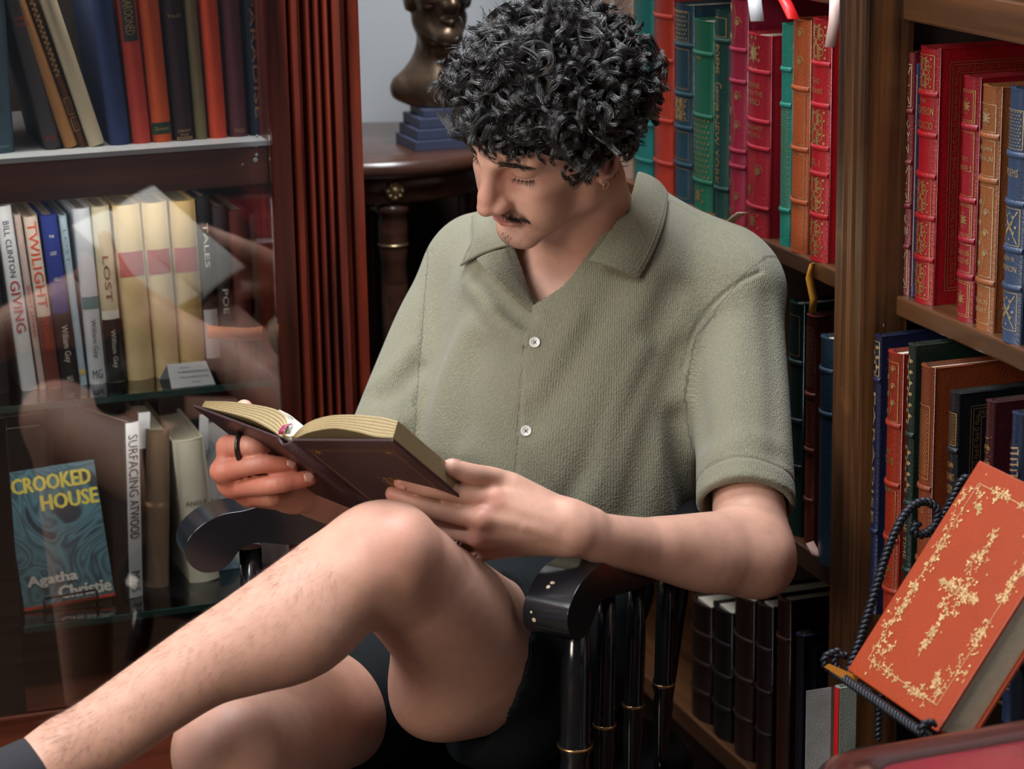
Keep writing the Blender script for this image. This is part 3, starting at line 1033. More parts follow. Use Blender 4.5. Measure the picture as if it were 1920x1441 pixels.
# near bay, lower shelf
ZC = 0.613
nb = [
    ('navy leather book with a curling gilt device behind the rust red volume', 1636, 1656, 628, (24, 32, 66), .0, (.08, .30, .845), [(.86, .98, 'f'), (.86, .97, 'v')], [('PARADISE', .33, .80, None, .35, True)]),
    ('rust red leather book with blind stamped panels in the lower right bay', 1661, 1696, 660, (148, 42, 18), .004, (.14, .33, .53, .745), [(.76, .97, 'fv'), (.35, .51, 'f'), (.16, .32, 'fv')], [('and', .64, .665, None, .3), ('TIONS', .605, .63, None, .6), ('RAM', .50, .52, None, .45)]),
    ('dark green leather book with a silvery zigzag on its spine', 1698, 1721, 645, (20, 40, 33), .006, (.24, .47, .70), [(.73, .97, 'v'), (.50, .67, 'v')], [('THE TIME', .28, .44, None, .4, True)]),
    ('brown orange leather book with a gilt lattice block', 1723, 1756, 686, (128, 58, 28), .010, (.33, .585), [(.62, .87, 'fd')], [('TALES', .50, .525, None, .5), ('POE', .40, .42, None, .4)]),
]
for i, (lab, pl, pr, top, col, prot, bd, pn, tx) in enumerate(nb):
    right_book('leather_book', lab, pl, pr, top, ZC, col, prot=prot + .042, ym=850, bands=bd, panels=pn, texts=tx, gilt=m_gilt2 if i in (0, 2) else m_gilt)
right_book('leather_book', 'black leather book with pale page edges on the lower near shelf', 1777, 1805, 735, ZC, (14, 20, 28), prot=.056, ym=880, bands=(.43, .61, .80), panels=[(.82, .93, 'fd'), (.25, .41, 'fa')],
           texts=[('JOHN', .735, .76, None, .6), ("BROWN'S", .695, .722, None, .75), ('BODY', .65, .68, None, .6)], cover_art=(1, 'scroll'))
right_book('leather_book', 'maroon leather book in front of the black one, gilt urn on spine', 1845, 1872, 752, ZC, (66, 20, 28), prot=.060, ym=880, bands=(.60, .42), panels=[(.64, .90, 'a')])
right_book('leather_book', 'blue leather book with silver key pattern at the right frame edge', 1893, 1924, 775, ZC, (28, 52, 84), prot=.064, ym=900, bands=(.55,), panels=[(.60, .90, 'g'), (.1, .5, 'g')], gilt=m_gilt2)
# far bay, upper shelf, from the far end to the post
far = [
    ('pale fawn cloth book at the far end of the right bookcase', 1110, 1150, -60, (150, 128, 112), (), [], []),
    ('pinkish beige book next to the teal one at the far end', 1151, 1186, -50, (138, 112, 98), (), [], []),
    ('dull teal leather book, farthest of the green ones', 1187, 1224, -40, (24, 92, 88), (.12, .30, .50, .72), [], []),
    ('rust red leather book behind the reader\'s hair', 1226, 1262, -45, (140, 40, 26), (.14, .34, .62, .82), [(.36, .6, 'f')], []),
    ('blackish teal leather book with gilt panels and lilac sheen', 1265, 1299, 8, (22, 50, 62), (.19, .38, .55, .80), [(.02, .17, 'f'), (.22, .36, 'f'), (.42, .53, 'fa'), (.58, .78, 'f'), (.82, .97, 'fd')], []),
    ('green leather book with a red page top', 1300, 1337, 38, (22, 84, 62), (.15, .50, .83), [(.02, .13, 'o'), (.17, .48, 'd')], [('THE', .80, .815, None, .3)]),
    ('dark green leather book with script title running down the spine', 1341, 1368, 20, (14, 52, 46), (.14, .86), [(.88, .97, 'f')], [('George', .52, .66, None, .5, True), ('NEW YORK', .16, .50, None, .3, True), ('POEMS', .70, .84, None, .28, True)]),
    ('plum red leather book rising above its neighbours', 1369, 1400, -2, (140, 24, 50), (.26, .33, .64, .78), [(.02, .24, 'v'), (.34, .62, 'v'), (.8, .98, 'v')], []),
]
for lab, pl, pr, top, col, bd, pn, tx in far:
    right_book('leather_book', lab, pl, pr, top, ZB, col, ym=210, bands=bd, panels=pn, texts=tx, page=None)
right_book('leather_book', 'short thick red leather book with a pale page top between plum and turquoise', 1401, 1444, 64, ZB, (158, 18, 36), prot=.006, ym=240, bands=(.14, .44, .575, .82), panels=[(.02, .12, 'o'), (.17, .42, 'v'), (.84, .98, 'o')],
           texts=[('GONE', .74, .765, None, .5), ('WITH THE', .70, .725, None, .65), ('WIND', .655, .685, None, .5), ('MARGARET', .53, .55, None, .7), ('MITCHELL', .495, .517, None, .6)],
           ribbon=(plain('pink_ribbon', srgb(190, 60, 110), .4), [(0, .02, 0), (.002, -.006, -.004), (.006, -.009, -.02), (.008, -.008, -.030)]))
right_book('leather_book', 'turquoise leather book beside the orange tan one', 1464, 1484, 45, ZB, (28, 130, 112), prot=.004, ym=240, bands=(.16, .64, .80), panels=[(.18, .62, 'd')])
right_book('leather_book', 'orange tan leather book between turquoise and red', 1485, 1517, 36, ZB, (168, 78, 36), prot=.005, ym=250, bands=(.22, .45, .71), panels=[(.02, .20, 'f'), (.24, .43, 'f'), (.47, .69, 'f'), (.73, .97, 'v')])
right_book('leather_book', 'scarlet leather book against the post with gilt scroll panels', 1522, 1556, 35, ZB, (166, 14, 28), prot=.006, ym=250, bands=(.19, .365, .475, .65, .82),
           panels=[(.02, .17, 'a'), (.21, .35, 'a'), (.49, .63, 'a'), (.84, .98, 'a')], texts=[('VOL. I', .40, .43, None, .5), ('THE', .74, .76, None, .4), ('STORIES', .70, .72, None, .6)],
           ribbon=(m_gold_rib, [(0, .02, 0), (.0, -.006, -.004), (.002, -.012, -.02), (.006, -.008, -.045), (.010, -.012, -.060)]))
# far bay, middle shelf
right_book('leather_book', 'deep green leather book right behind the reader\'s shoulder', 1478, 1508, 566, ZC, (14, 46, 42), prot=.0, ym=800, bands=(.3, .5, .75), panels=[(.78, .95, 'f')])
right_book('leather_book', 'reddish brown leather book showing cream page tops', 1510, 1532, 590, ZC, (96, 38, 26), prot=.004, ym=800, bands=(.2, .42, .66), panels=[(.45, .63, 'f'), (.7, .95, 'd')])
right_book('leather_book', 'slate blue leather book standing against the post', 1536, 1566, 632, ZC, (40, 62, 80), prot=.016, ym=820, bands=(.67, .86), cover_art=(1, 'plain'), ribbon=(plain('blush_ribbon', srgb(205, 160, 150), .5), [(0, .02, 0), (-.006, -.008, .01), (-.014, -.012, .022)]))
# far bay, lowest shelf
right_book('leather_book', 'chestnut leather book on the bottom shelf under the elbow', 1456, 1486, 1122, ZA[0], (74, 28, 20), prot=.0, ym=1280, bands=(.8,), cover_art=(1, 'scroll'))
right_book('leather_book', 'midnight blue leather book on the bottom shelf', 1492, 1512, 1190, ZA[0], (22, 26, 56), prot=.012, ym=1300, cover_art=(1, 'plain'))
for lab, pl, pr, top, col in (('dark brown leather book on the bottom shelf, farthest back', 1296, 1334, 1128, (44, 26, 20)), ('black leather book on the bottom shelf between two brown ones', 1336, 1374, 1140, (20, 18, 20)),
                              ('umber leather book on the bottom shelf behind the chair', 1376, 1416, 1118, (52, 30, 20)), ('black red leather book on the bottom shelf behind the chair', 1418, 1452, 1132, (40, 16, 16))):
    right_book('leather_book', lab, pl, pr, top, ZA[0], col, ym=1280, bands=(.25, .5, .75))
m_ink = plain('black_ink', (0.012, 0.012, 0.014, 1), .6)
m_wpaper = plain('white_paper_jacket', srgb(196, 200, 206), .45, var=.04, coat=.15)
b_ = right_book('hardback_book', 'white hardback lettered PRAY on the bottom shelf', 1511, 1520, 1297, ZA[0], (232, 236, 244), prot=.085, ym=1360, flat=True, texts=[('PRAY', .12, .62, m_ink, .8, True)])
right_book('booklet', 'thin red and grey booklet beside the white hardback', 1564, 1582, 1290, ZA[0], (150, 160, 152), prot=.105, D=.022, ym=1360, flat=True, patches=[(0, 1, plain('red_paper', srgb(196, 24, 30), .5))])

# marker ribbons hanging from the shelf above
def loose_ribbon(label, pts, w, mat):
    mb = MB()
    P = [np.array(p) for p in pts]
    wv_ = np.array([w * .9, -w * .45, 0])
    V = [p - wv_ for p in P] + [p + wv_ for p in P]
    n = len(P)
    o = mesh_obj('ribbon', V, [(i, n + i, n + i + 1, i + 1) for i in range(n - 1)], mat, None, True)
    md = o.modifiers.new('thickness', 'SOLIDIFY'); md.thickness = .0006
    return tag(o, label, 'ribbon', 'ribbon ends hanging among the leather books')


for lab, pix, w, mat in (('white ribbon end hanging over the short thick red book', [(1412, -30), (1416, 10), (1420, 40)], .008, m_white_rib),
                         ('red ribbon hanging down to the orange tan book', [(1455, -30), (1475, 8), (1488, 36)], .007, m_red_rib),
                         ('pale pink ribbon end hanging beside the post', [(1566, -10), (1564, 40), (1556, 88)], .006, plain('pale_pink_ribbon', srgb(220, 190, 186), .5)),
                         ('cream ribbon end poking out under the plum red book', [(1392, 398), (1378, 408), (1362, 424)], .006, m_cream_rib)):
    loose_ribbon(lab, [SX(px, py, XR - .022) for px, py in pix], w, mat)
# ---------------------------------------------------------------- left cabinet books
YS = YL + .055


def left_book(name, label, pl, pr, top, z, col, lean_px=0.0, D=.15, cloth=True, y=YS, ybot=None, **kw):
    """pl, pr: photo columns of the spine at its foot; lean_px: how far the head leans left in the photo"""
    zc = kw.pop('rowy', 700)
    x0, x1 = SY(pl, zc, y)[0], SY(pr, zc, y)[0]
    T = (x1 - x0)
    H = SY((pl + pr) / 2 - lean_px, top, y)[2] - z
    if kw.get('H'): H = kw.pop('H')
    lean = math.atan2(-(SY(pr, top, y)[0] - SY(pr - lean_px, top, y)[0]), H)
    # the right or left foot corner carries a leaning book
    T = T * math.cos(lean) * .985
    H = H / math.cos(lean) - T * abs(math.sin(lean))
    base = np.array([(x0 + x1) / 2, y, z])
    h = T / 2
    off = abs(math.sin(lean)) * h
    base[2] += off + .0002
    base[0] = (x0 + x1) / 2
    return make_book(name, label, T, H, D, base, kw.pop('rz', 0.0), lea(col, cloth), lean=lean, group='books on the white shelf of the cabinet' if z > 1 else 'books on the middle glass shelf' if z > .7 else 'books on the lowest glass shelf', **kw)


m_lab_dark = plain('dark_label', srgb(40, 46, 44), .5)
m_lab_green = plain('green_label', srgb(34, 66, 44), .5)
m_ink_red = plain('red_ink', srgb(168, 34, 30), .6)
m_ink_blue = plain('navy_ink', srgb(36, 44, 70), .6)
m_ink_pale = plain('pale_print', srgb(214, 212, 206), .6)
m_orange_print = plain('orange_red_print', srgb(190, 62, 40), .5)
m_brown_print = plain('brown_print', srgb(112, 52, 44), .4, coat=.2)
m_black_print = plain('black_print', srgb(34, 32, 36), .35, coat=.3)
m_red_label = plain('crimson_label', srgb(150, 42, 48), .5)
m_teal_print = plain('teal_print', srgb(88, 122, 130), .5)
m_yellow_print = plain('yellow_print', srgb(222, 190, 96), .5)
# shelf with the white board: pl, pr at the foot
u = dict(rowy=265)
HB = 70      # tops lie above the frame
rows1 = [
    ('large slate blue cloth book at the far left edge of the white shelf', -40, 26, -70, (62, 86, 102), 0, dict(patches=[(.03, .045, m_teal_print, .3)])),
    ('dark grey cloth book with red lettering leaning on the tan one', 83, 116, -40, (62, 58, 62), 62, dict(texts=[('STORIES', .77, .79, m_ink_red, .7), ('TALES', .735, .755, m_ink_red, .6), ('POE', .045, .075, m_ink_red, .6)])),
    ('tan cloth book leaning left on the white shelf', 120, 147, -40, (176, 124, 74), 94, {}),
    ('thin brown book with gilt vine lettering squeezed between tan and cream', 148, 163, -36, (86, 48, 28), 91, dict(panels=[(.42, .96, 'v'), (.10, .18, 'f'), (.2, .3, 'f')])),
    ('cream cloth book leaning against the gap', 165, 197, -40, (206, 192, 164), 86, {}),
    ('royal blue cloth book standing upright after the gap', 206, 246, -30, (44, 62, 110), 22, {}),
    ('coral red cloth book with a dark title label', 249, 284, -25, (206, 70, 56), 16, dict(patches=[(.66, .98, m_lab_dark, .22)], texts=[('MAROONED', .70, .95, None, .5, True)])),
    ('orange cloth book with a green band near its foot', 287, 324, -30, (222, 92, 44), 14, dict(patches=[(.05, .125, m_lab_green, .0)], texts=[('Grosset', .075, .10, None, .7)])),
    ('dark plum cloth book with gilt lettering at its foot', 329, 364, -35, (54, 34, 44), 12, dict(texts=[('LIBRARY', .055, .07, None, .7), ('POE', .03, .045, None, .4), ('TALES', .78, .80, None, .7)], panels=[(.008, .02, 'f')])),
    ('slim olive cloth book', 368, 390, -30, (134, 122, 88), 10, {}),
    ('orange red cloth book beside the maroon one', 394, 427, -35, (228, 78, 42), 8, {}),
    ('maroon cloth book with a dull sheen', 433, 466, -30, (98, 48, 56), 6, dict(texts=[('TALES', .03, .055, None, .6)])),
    ('navy cloth book with gilt vertical title next to the pilaster', 472, 499, -25, (34, 42, 66), 5, dict(texts=[('PARADISE', .12, .95, None, .35, True)])),
]
for lab, pl, pr, top, col, ln, kw in rows1:
    left_book('cloth_book', lab, pl, pr, top, Z1, col, ln, **{**u, **kw})
Y2 = YL + .10
rows2 = [
    ('black book half hidden at the left edge of the middle shelf', -30, 18, 420, (18, 18, 22), 8, {}),
    ('white book with large red capitals down its spine on the middle shelf', 40, 70, 383, (196, 198, 204), 27, dict(texts=[('BILL CLINTON', .62, .92, m_ink_blue, .38, True), ('GIVING', .32, .60, m_ink_red, .62, True)])),
    ('thin pinkish white book with red spine title', 73, 86, 400, (176, 156, 152), 26, dict(texts=[('SHORT STORIES', .30, .60, m_ink_red, .5, True)])),
    ('white and red jacketed book with a brown lower half', 88, 114, 403, (200, 186, 172), 24, dict(patches=[(.0, .42, m_brown_print)], texts=[('TWILIGHT', .47, .97, m_orange_print, .7, True), ('STORIES', .22, .42, m_orange_print, .4, True)])),
    ('royal blue jacketed book with a dark brown foot', 117, 148, 400, (38, 52, 128), 22, dict(patches=[(.0, .43, m_black_print)], texts=[('William Gay', .14, .36, m_ink_pale, .5, True), ('THE', .87, .885, m_ink_pale, .3), ('LOST', .77, .79, m_ink_pale, .4), ('VOL. I', .62, .64, m_ink_pale, .4), ('MG', .03, .06, m_ink_pale, .35)])),
    ('pale blue slim book with a yellow square at its foot', 150, 164, 402, (156, 178, 194), 20, dict(patches=[(.06, .09, m_yellow_print, .25)], texts=[('LOST', .72, .92, m_teal_print, .4, True)])),
    ('white hardback with a teal stripe across its spine', 168, 200, 388, (190, 196, 206), 12, dict(patches=[(.43, .50, m_teal_print)], texts=[('William Gay', .15, .37, m_ink_blue, .38, True), ('MG', .03, .08, m_ink_blue, .6)])),
    ('cream jacketed book with a black lower half', 202, 236, 384, (186, 178, 152), 12, dict(patches=[(.0, .36, m_black_print), (.36, .41, m_ink_pale, .05)], texts=[('William Gay', .08, .30, m_ink_pale, .34, True), ('LOST', .46, .72, m_brown_print, .35, True)])),
    ('buff cloth book with a crimson label, first of a set of three', 241, 291, 381, (204, 180, 134), 11, dict(patches=[(.595, .735, m_red_label, .08)])),
    ('buff cloth book with a crimson label, middle of a set of three', 293, 339, 377, (206, 182, 136), 9, dict(patches=[(.595, .735, m_red_label, .08)])),
    ('buff cloth book with a crimson label, last of a set of three', 341, 387, 374, (194, 166, 112), 5, dict(patches=[(.595, .735, m_red_label, .08)])),
    ('black jacketed book with a white block low on its spine', 390, 416, 366, (16, 16, 20), 6, dict(patches=[(.08, .36, m_wpaper)], texts=[('TALES', .6, .85, m_ink_pale, .35, True)])),
    ('charcoal book standing right of the white blocked one', 419, 446, 385, (44, 38, 44), 6, dict(texts=[('POE', .35, .5, m_ink_pale, .4, True)])),
    ('dark red book second from the pilaster on the middle shelf', 449, 482, 392, (84, 34, 34), 5, {}),
    ('dark brown book next to the pilaster on the middle shelf', 485, 514, 398, (58, 34, 26), 4, {}),
]
for lab, pl, pr, top, col, ln, kw in rows2:
    left_book('hardback_book', lab, pl, pr, top, Z2, col, ln, y=Y2, **{**dict(rowy=715), **kw})
# orange paper band across the books by the pilaster
mb = MB()
pts = [SY(x, y, Y2 - .012 - d) for x, y, d in ((388, 622, -.004), (400, 623, .001), (430, 625, .006), (465, 627, .006), (500, 622, .003), (517, 618, 0))]
V = [p - np.array([0, 0, .0085]) for p in pts] + [p + np.array([0, 0, .0085]) for p in pts]
o = mesh_obj('paper_band', V, [(i, i + 1, 7 + i, 6 + i) for i in range(5)], plain('salmon_paper', srgb(226, 140, 104), .6), None, True)
md = o.modifiers.new('thickness', 'SOLIDIFY'); md.thickness = .0006
tag(o, 'salmon orange paper band stretched across the books beside the pilaster', 'band')
# price card: folded tent with handwriting
m_card = plain('white_card', srgb(210, 216, 224), .7, var=.03)
q = [SY(322, 733, YL + .035), SY(404, 720, YL + .035), SY(386, 676, YL + .052), SY(313, 686, YL + .052)]
q[0][2] = q[1][2] = Z2 + .0006
zt = max(q[2][2], q[3][2]); q[2][2] = q[3][2] = zt
bk = [q[0] + np.array([-.006, .052, 0]), q[1] + np.array([-.006, .052, 0])]
card = mesh_obj('price_card', q + bk, [(0, 1, 2, 3), (3, 2, 5, 4)], m_card)
md = card.modifiers.new('thickness', 'SOLIDIFY'); md.thickness = .0006
tag(card, 'small folded white card with handwriting on the glass shelf', 'card')
mb = MB()
rg2 = np.random.default_rng(3)
fu, fv = q[1] - q[0], q[3] - q[0]
fn_ = unit(np.cross(fu, fv)); fn_ = fn_ if fn_[1] < 0 else -fn_
for v, u0, u1 in ((.80, .28, .48), (.62, .20, .90), (.40, .22, .88), (.18, .50, .64)):
    uu = np.linspace(u0, u1, int((u1 - u0) * 70))
    yy = v + .045 * np.sin(uu * 150 + rg2.random() * 6) * rg2.uniform(.3, 1.3, len(uu))
    mb.add(*ribbon_strip(np.stack([uu, yy], 1), .012, lambda a, b: q[0] + fu * a + fv * b + fn_ * .0008))
mb.build('handwriting', m_ink_blue, card)

# ---- lowest glass shelf
Y3 = YL + .12
# Crooked House, face out on a little wire easel
c = [SY(46, 1146, YL + .085), SY(216, 1116, YL + .085), SY(163, 864, YL + .135), SY(-2, 888, YL + .135)]
bx, bz = c[1] - c[0], (c[3] - c[0])
bx = unit(bx); Wd = np.linalg.norm(c[1] - c[0]); bz = unit(bz - bx * (bz @ bx)); Hh = (np.linalg.norm(c[3] - c[0]) + np.linalg.norm(c[2] - c[1])) / 2
bn = np.cross(bx, bz)           # towards the back
if bn[1] < 0: bn = -bn
book = empty('hardback_book', tuple(c[0]), label='teal hardback with yellow title facing out on a small wire easel', cat='book', group='books on the lowest glass shelf')
m_cover, nt, b = new_mat('teal_swirl_jacket')
tc = node(nt, 'ShaderNodeTexCoord')
wv = node(nt, 'ShaderNodeTexNoise', inp={'Scale': 11.0, 'Detail': 1.2, 'Distortion': 2.6})
nt.links.new(tc.outputs['Object'], wv.inputs['Vector'])
cr = node(nt, 'ShaderNodeValToRGB')
for k, (p_, c_) in enumerate(((.30, (44, 60, 74)), (.38, (84, 128, 142)), (.44, (58, 86, 100)), (.50, (90, 138, 152)), (.56, (52, 76, 92)), (.62, (86, 130, 146)), (.70, (46, 66, 80)))):
    el = cr.color_ramp.elements[k] if k < 2 else cr.color_ramp.elements.new(p_)
    el.position = p_; el.color = srgb(*c_)
nt.links.new(wv.outputs['Fac'], cr.inputs[0]); nt.links.new(cr.outputs[0], b.inputs['Base Color'])
b.inputs['Roughness'].default_value = .3; b.inputs['Coat Weight'].default_value = .5; b.inputs['Coat Roughness'].default_value = .12
L = lambda u, v, w=0: tuple(bx * (u * Wd) + bz * (v * Hh) + bn * w)
MB().frame_box(L(0, 0, .0), bx * Wd, bz * Hh, bn * .003).frame_box(L(0, 0, .026), bx * Wd, bz * Hh, bn * .003).frame_box(L(0, 0, .003), bx * .003, bz * Hh, bn * .023).build('cover', m_cover, book, .0006)
MB().frame_box(L(.03, .015, .003), bx * Wd * .95, bz * Hh * .97, bn * .023).build('page_block', m_page, book)
MB().frame_box(L(.0, .0, -.0006), bx * Wd, bz * Hh * .022, bn * .0008).build('red_foot_band', m_orange_print, book)
m_ytitle = plain('yellow_title', srgb(214, 196, 92), .4)
for word, u0, u1, v0, v1, m in (('CROOKED', .07, .93, .835, .945, m_ytitle), ('HOUSE', .36, .98, .69, .80, m_ytitle), ('Agatha', .08, .62, .145, .235, m_ink_pale), ('Christie', .40, .97, .045, .135, m_ink_pale)):
    mb = MB()
    text_on(mb, lambda x, z: L(x, z, -.0009), word, u0, u1, v0, v1)
    # heavier strokes
    for du, dv in ((.010, 0), (.0, .004), (-.009, 0), (.005, -.003), (-.005, .002)): text_on(mb, lambda x, z: L(x + du, z + dv, -.0008), word, u0, u1, v0, v1)
    mb.build('title_lettering' if m is m_ytitle else 'author_lettering', m, book)
es = MB()
for uu in (.22, .80):
    p0 = c[0] + bx * Wd * uu
    foot = p0 + np.array([0, .0, -.006])
    es.tube([p0 - bn * .006 + bz * .012, p0 - bn * .006 - bz * .002, p0 + bn * .03 - bz * .003, p0 + bn * .036 + bz * .10], .0017, 6)
    es.tube([p0 - bn * .004 - bz * .002, np.array([p0[0], p0[1] - .006, Z3 + .002])], .0016, 6)
    es.tube([p0 + bn * .036 + bz * .10, np.array([p0[0], p0[1] + .12, Z3 + .002])], .0016, 6)
es.tube([c[0] + bx * Wd * .22 - bn * .006 + bz * .012, c[0] + bx * Wd * .80 - bn * .006 + bz * .012], .0016, 6)
tag(es.build('book_easel', m_black), 'small black wire easel holding the teal book with yellow title', 'easel')

left_book('hardback_book', 'hardback with a white spine in black capitals and a black front', 240, 270, 790, Z3, (30, 32, 36), -14, y=YL + .09, rowy=1118, flat=True, cloth=False, D=.14, rz=.42,
          patches=[(.0, 1.0, m_wpaper)], texts=[('SURFACING', .58, .93, m_ink, .7, True), ('ATWOOD', .34, .56, m_ink, .7, True), ('M&S', .03, .15, m_ink, .65, True)])
left_book('cloth_book', 'fawn brown cloth book beside the white spined hardback', 276, 318, 803, Z3, (122, 100, 82), -17, y=YL + .12, rowy=1110)
left_book('hardback_book', 'ivory hardback behind the chair arm on the lowest glass shelf', 356, 413, 820, Z3, (206, 200, 184), 18, y=YL + .12, rowy=1105,
          texts=[('ANGLE', .545, .575, m_ink, .7), ('OF', .50, .52, m_ink, .3), ('REPOSE', .445, .475, m_ink, .7)])
for lab, pl, pr, py, yy in (('white paper slip standing up out of the white spined hardback', 258, 276, 772, YL + .13), ('white paper slip standing up out of the ivory hardback', 372, 386, 776, YL + .15)):
    a, bq = SY(pl, py + 70, yy), SY(pr, py, yy)
    o = MB().frame_box((a[0], yy, a[2]), (bq[0] - a[0], 0, 0), (.004, .0, bq[2] - a[2]), (0, .0006, 0)).build('paper_slip', m_wpaper)
    tag(o, lab, 'bookmark', 'paper slips on the lowest glass shelf')
left_book('large_book', 'large black book standing flat against the back, left of the shelf', -60, 118, 782, Z3, (22, 20, 22), 0, y=YL + .26, rowy=1100, D=.03, flat=True)
left_book('large_book', 'second black album in front of the large black book', -70, 104, 806, Z3, (30, 27, 28), 0, y=YL + .225, rowy=1100, D=.03, flat=True)
# glossy picture magazine leaning at the back
m_mag, nt, b = new_mat('glossy_picture')
tc = node(nt, 'ShaderNodeTexCoord')
n1 = node(nt, 'ShaderNodeTexNoise', inp={'Scale': 16.0, 'Detail': 3.0, 'Distortion': 1.5})
nt.links.new(tc.outputs['Object'], n1.inputs['Vector'])
cr = node(nt, 'ShaderNodeValToRGB')
cr.color_ramp.elements[0].position = .34; cr.color_ramp.elements[0].color = srgb(120, 156, 178)
cr.color_ramp.elements[1].position = .52; cr.color_ramp.elements[1].color = srgb(232, 232, 236)
nt.links.new(n1.outputs['Fac'], cr.inputs[0]); nt.links.new(cr.outputs[0], b.inputs['Base Color']); b.inputs['Roughness'].default_value = .25
a, bq = SY(400, 1058, YL + .15), SY(548, 1040, YL + .15)
t_ = SY(398, 790, YL + .20)
o = MB().frame_box((a[0], YL + .15, Z3 + .001), (bq[0] - a[0], 0, 0), (0, .04, t_[2] - Z3), (0, .006, 0)).build('magazine', [m_mag], None, .0005)
tag(o, 'glossy blue and white picture magazine leaning at the back of the lowest shelf', 'magazine')
# ---------------------------------------------------------------- corner table
TC = np.array([1.02, 3.575])
TZ = SY(870, 297, 3.365)[2]
m_tab = wood('dark_red_table_wood', (0.030, 0.012, 0.008, 1), (0.120, 0.050, 0.032, 1), axis=0, rough=.28, coat=.45)
tab = empty('side_table', (TC[0], TC[1], 0), label='round dark wood side table in the corner with brass rosette and turned legs', cat='table')
MB().lathe([(.192, 0), (.198, .003), (.200, .009), (.200, .017), (.196, .024), (.192, .026), (.001, .026)], (0, 0, TZ - .026), n=56).build('tabletop', m_tab, tab)
MB().lathe([(.172, 0), (.175, .003), (.175, .037), (.172, .040)], (0, 0, TZ - .066), n=48).build('apron', m_tab, tab)
m_brass = plain('worn_brass', (0.52, 0.40, 0.22, 1), .35, metal=.9, var=.3, scale=120)
for i in range(4):
    a = math.radians(263 + 90 * i)
    lx, ly = .150 * math.cos(a), .150 * math.sin(a)
    lg = MB().lathe([(.012, 0), (.016, .02), (.012, .05), (.016, .10), (.018, TZ * .45), (.020, TZ - .20), (.019, TZ - .155), (.021, TZ - .15), (.022, TZ - .10), (.021, TZ - .085), (.026, TZ - .08), (.026, TZ - .072), (.018, TZ - .068), (.021, TZ - .060)], (lx, ly, 0), n=18).build('leg', m_tab, tab)
    MB().lathe([(.0215, 0), (.0235, .002), (.0215, .004)], (lx, ly, TZ - .132), n=18).build('brass_ring', m_brass, lg)
    ro = np.array([.175 * math.cos(a), .175 * math.sin(a), TZ - .046]); ax = np.array([math.cos(a), math.sin(a), 0])
    mb = MB().lathe([(.0145, 0), (.0145, .003), (.012, .006), (.008, .005), (.006, .009), (.001, .010)], ro, ax, 20)
    s_ = np.cross(ax, [0, 0, 1])
    for k in range(8):
        t = k * math.pi / 4; mb.lathe([(.0035, 0), (.003, .003), (.0005, .004)], ro + ax * .005 + .0105 * (math.cos(t) * s_ + math.sin(t) * np.array([0, 0, 1.0])), ax, 8)
    mb.build('rosette', m_brass, tab)

# ---------------------------------------------------------------- bronze bust on a stepped base
bp_ = SY(829, 262, 3.50)
m_bronze = plain('dark_bronze', (0.15, 0.10, 0.066, 1), .34, metal=.75, var=.35, scale=26, bump=.3, bump_scale=70)
m_slate = plain('blue_grey_painted_wood', srgb(62, 68, 92), .5, var=.1)
bust = empty('bronze_bust', (bp_[0], 3.50, TZ), label='dark bronze bust of a gaunt man with no beard on a stepped blue grey base', cat='bust')
mb_h = 0.0
for w, d, h in ((.116, .10, .0160), (.106, .094, .0160), (.096, .086, .0160), (.078, .07, .012)):
    MB().box(-w / 2, w / 2, -d / 2, d / 2, mb_h, mb_h + h - .0005).build('base_step', m_slate, bust, .0012)
    mb_h += h
Q = Body()
Q.group()
SB = 0.60
hz = mb_h


def qp(x, y, z): return np.array([x * SB, -y * SB, hz + z * SB])     # y forward = towards the room


def qe(c, r): return EL(qp(*c), np.array(r) * SB)
def qr(a, b, ra, rb): return RC(qp(*a), qp(*b), ra * SB, rb * SB)


HZ = .268
Q.add(qe((0, -.01, HZ + .06), (.077, .098, .085)), .01)
Q.add(qe((0, .045, HZ - .01), (.056, .05, .075)), .02)
for s in (1, -1):
    Q.add(qr((s * .047, .004, HZ - .055), (s * .016, .078, HZ - .092), .017, .018), .02)
    Q.add(qr((s * .060, .02, HZ + .006), (s * .044, .068, HZ), .012, .013), .012)
    Q.add(qr((s * .010, .091, HZ + .041), (s * .047, .072, HZ + .044), .010, .009), .012)
    Q.cut(qe((s * .040, .070, HZ - .040), (.012, .018, .026)), .02)          # hollow cheeks
    Q.cut(qe((s * .030, .101, HZ + .025), (.018, .019, .013)), .01)
    Q.add(qe((s * .031, .072, HZ + .025), (.0135, .013, .013)), .004)
    Q.add(qe((s * .079, -.010, HZ + .004), (.008, .022, .033)), .004)
    Q.add(qe((s * .013, .104, HZ - .014), (.008, .011, .008)), .006)
    Q.cut(qr((s * .018, .098, HZ - .018), (s * .030, .088, HZ - .050), .002, .002), .006)
    Q.add(qr((0, .0990, HZ - .0405), (s * .024, .088, HZ - .0445), .0052, .003), .004)
    Q.add(qr((0, .0980, HZ - .052), (s * .022, .087, HZ - .0475), .0075, .004), .004)
    Q.cut(qr((0, .105, HZ - .0458), (s * .027, .090, HZ - .0465), .0017, .0017), .003)
Q.add(qr((0, .0935, HZ + .036), (0, .118, HZ - .008), .008, .012), .008)
Q.add(qe((0, .085, HZ - .088), (.024, .018, .018)), .012)
Q.add(qr((0, -.02, HZ - .02), (0, -.03, HZ - .18), .050, .050), .03)
for s in (1, -1):
    Q.add(qr((s * .045, .0, HZ - .05), (s * .008, .02, HZ - .20), .014, .012), .015)
    Q.add(qr((s * .02, -.03, HZ - .190), (s * .082, -.03, HZ - .225), .045, .040), .03)
Q.add(qe((0, .0, HZ - .235), (.075, .06, .055)), .03)
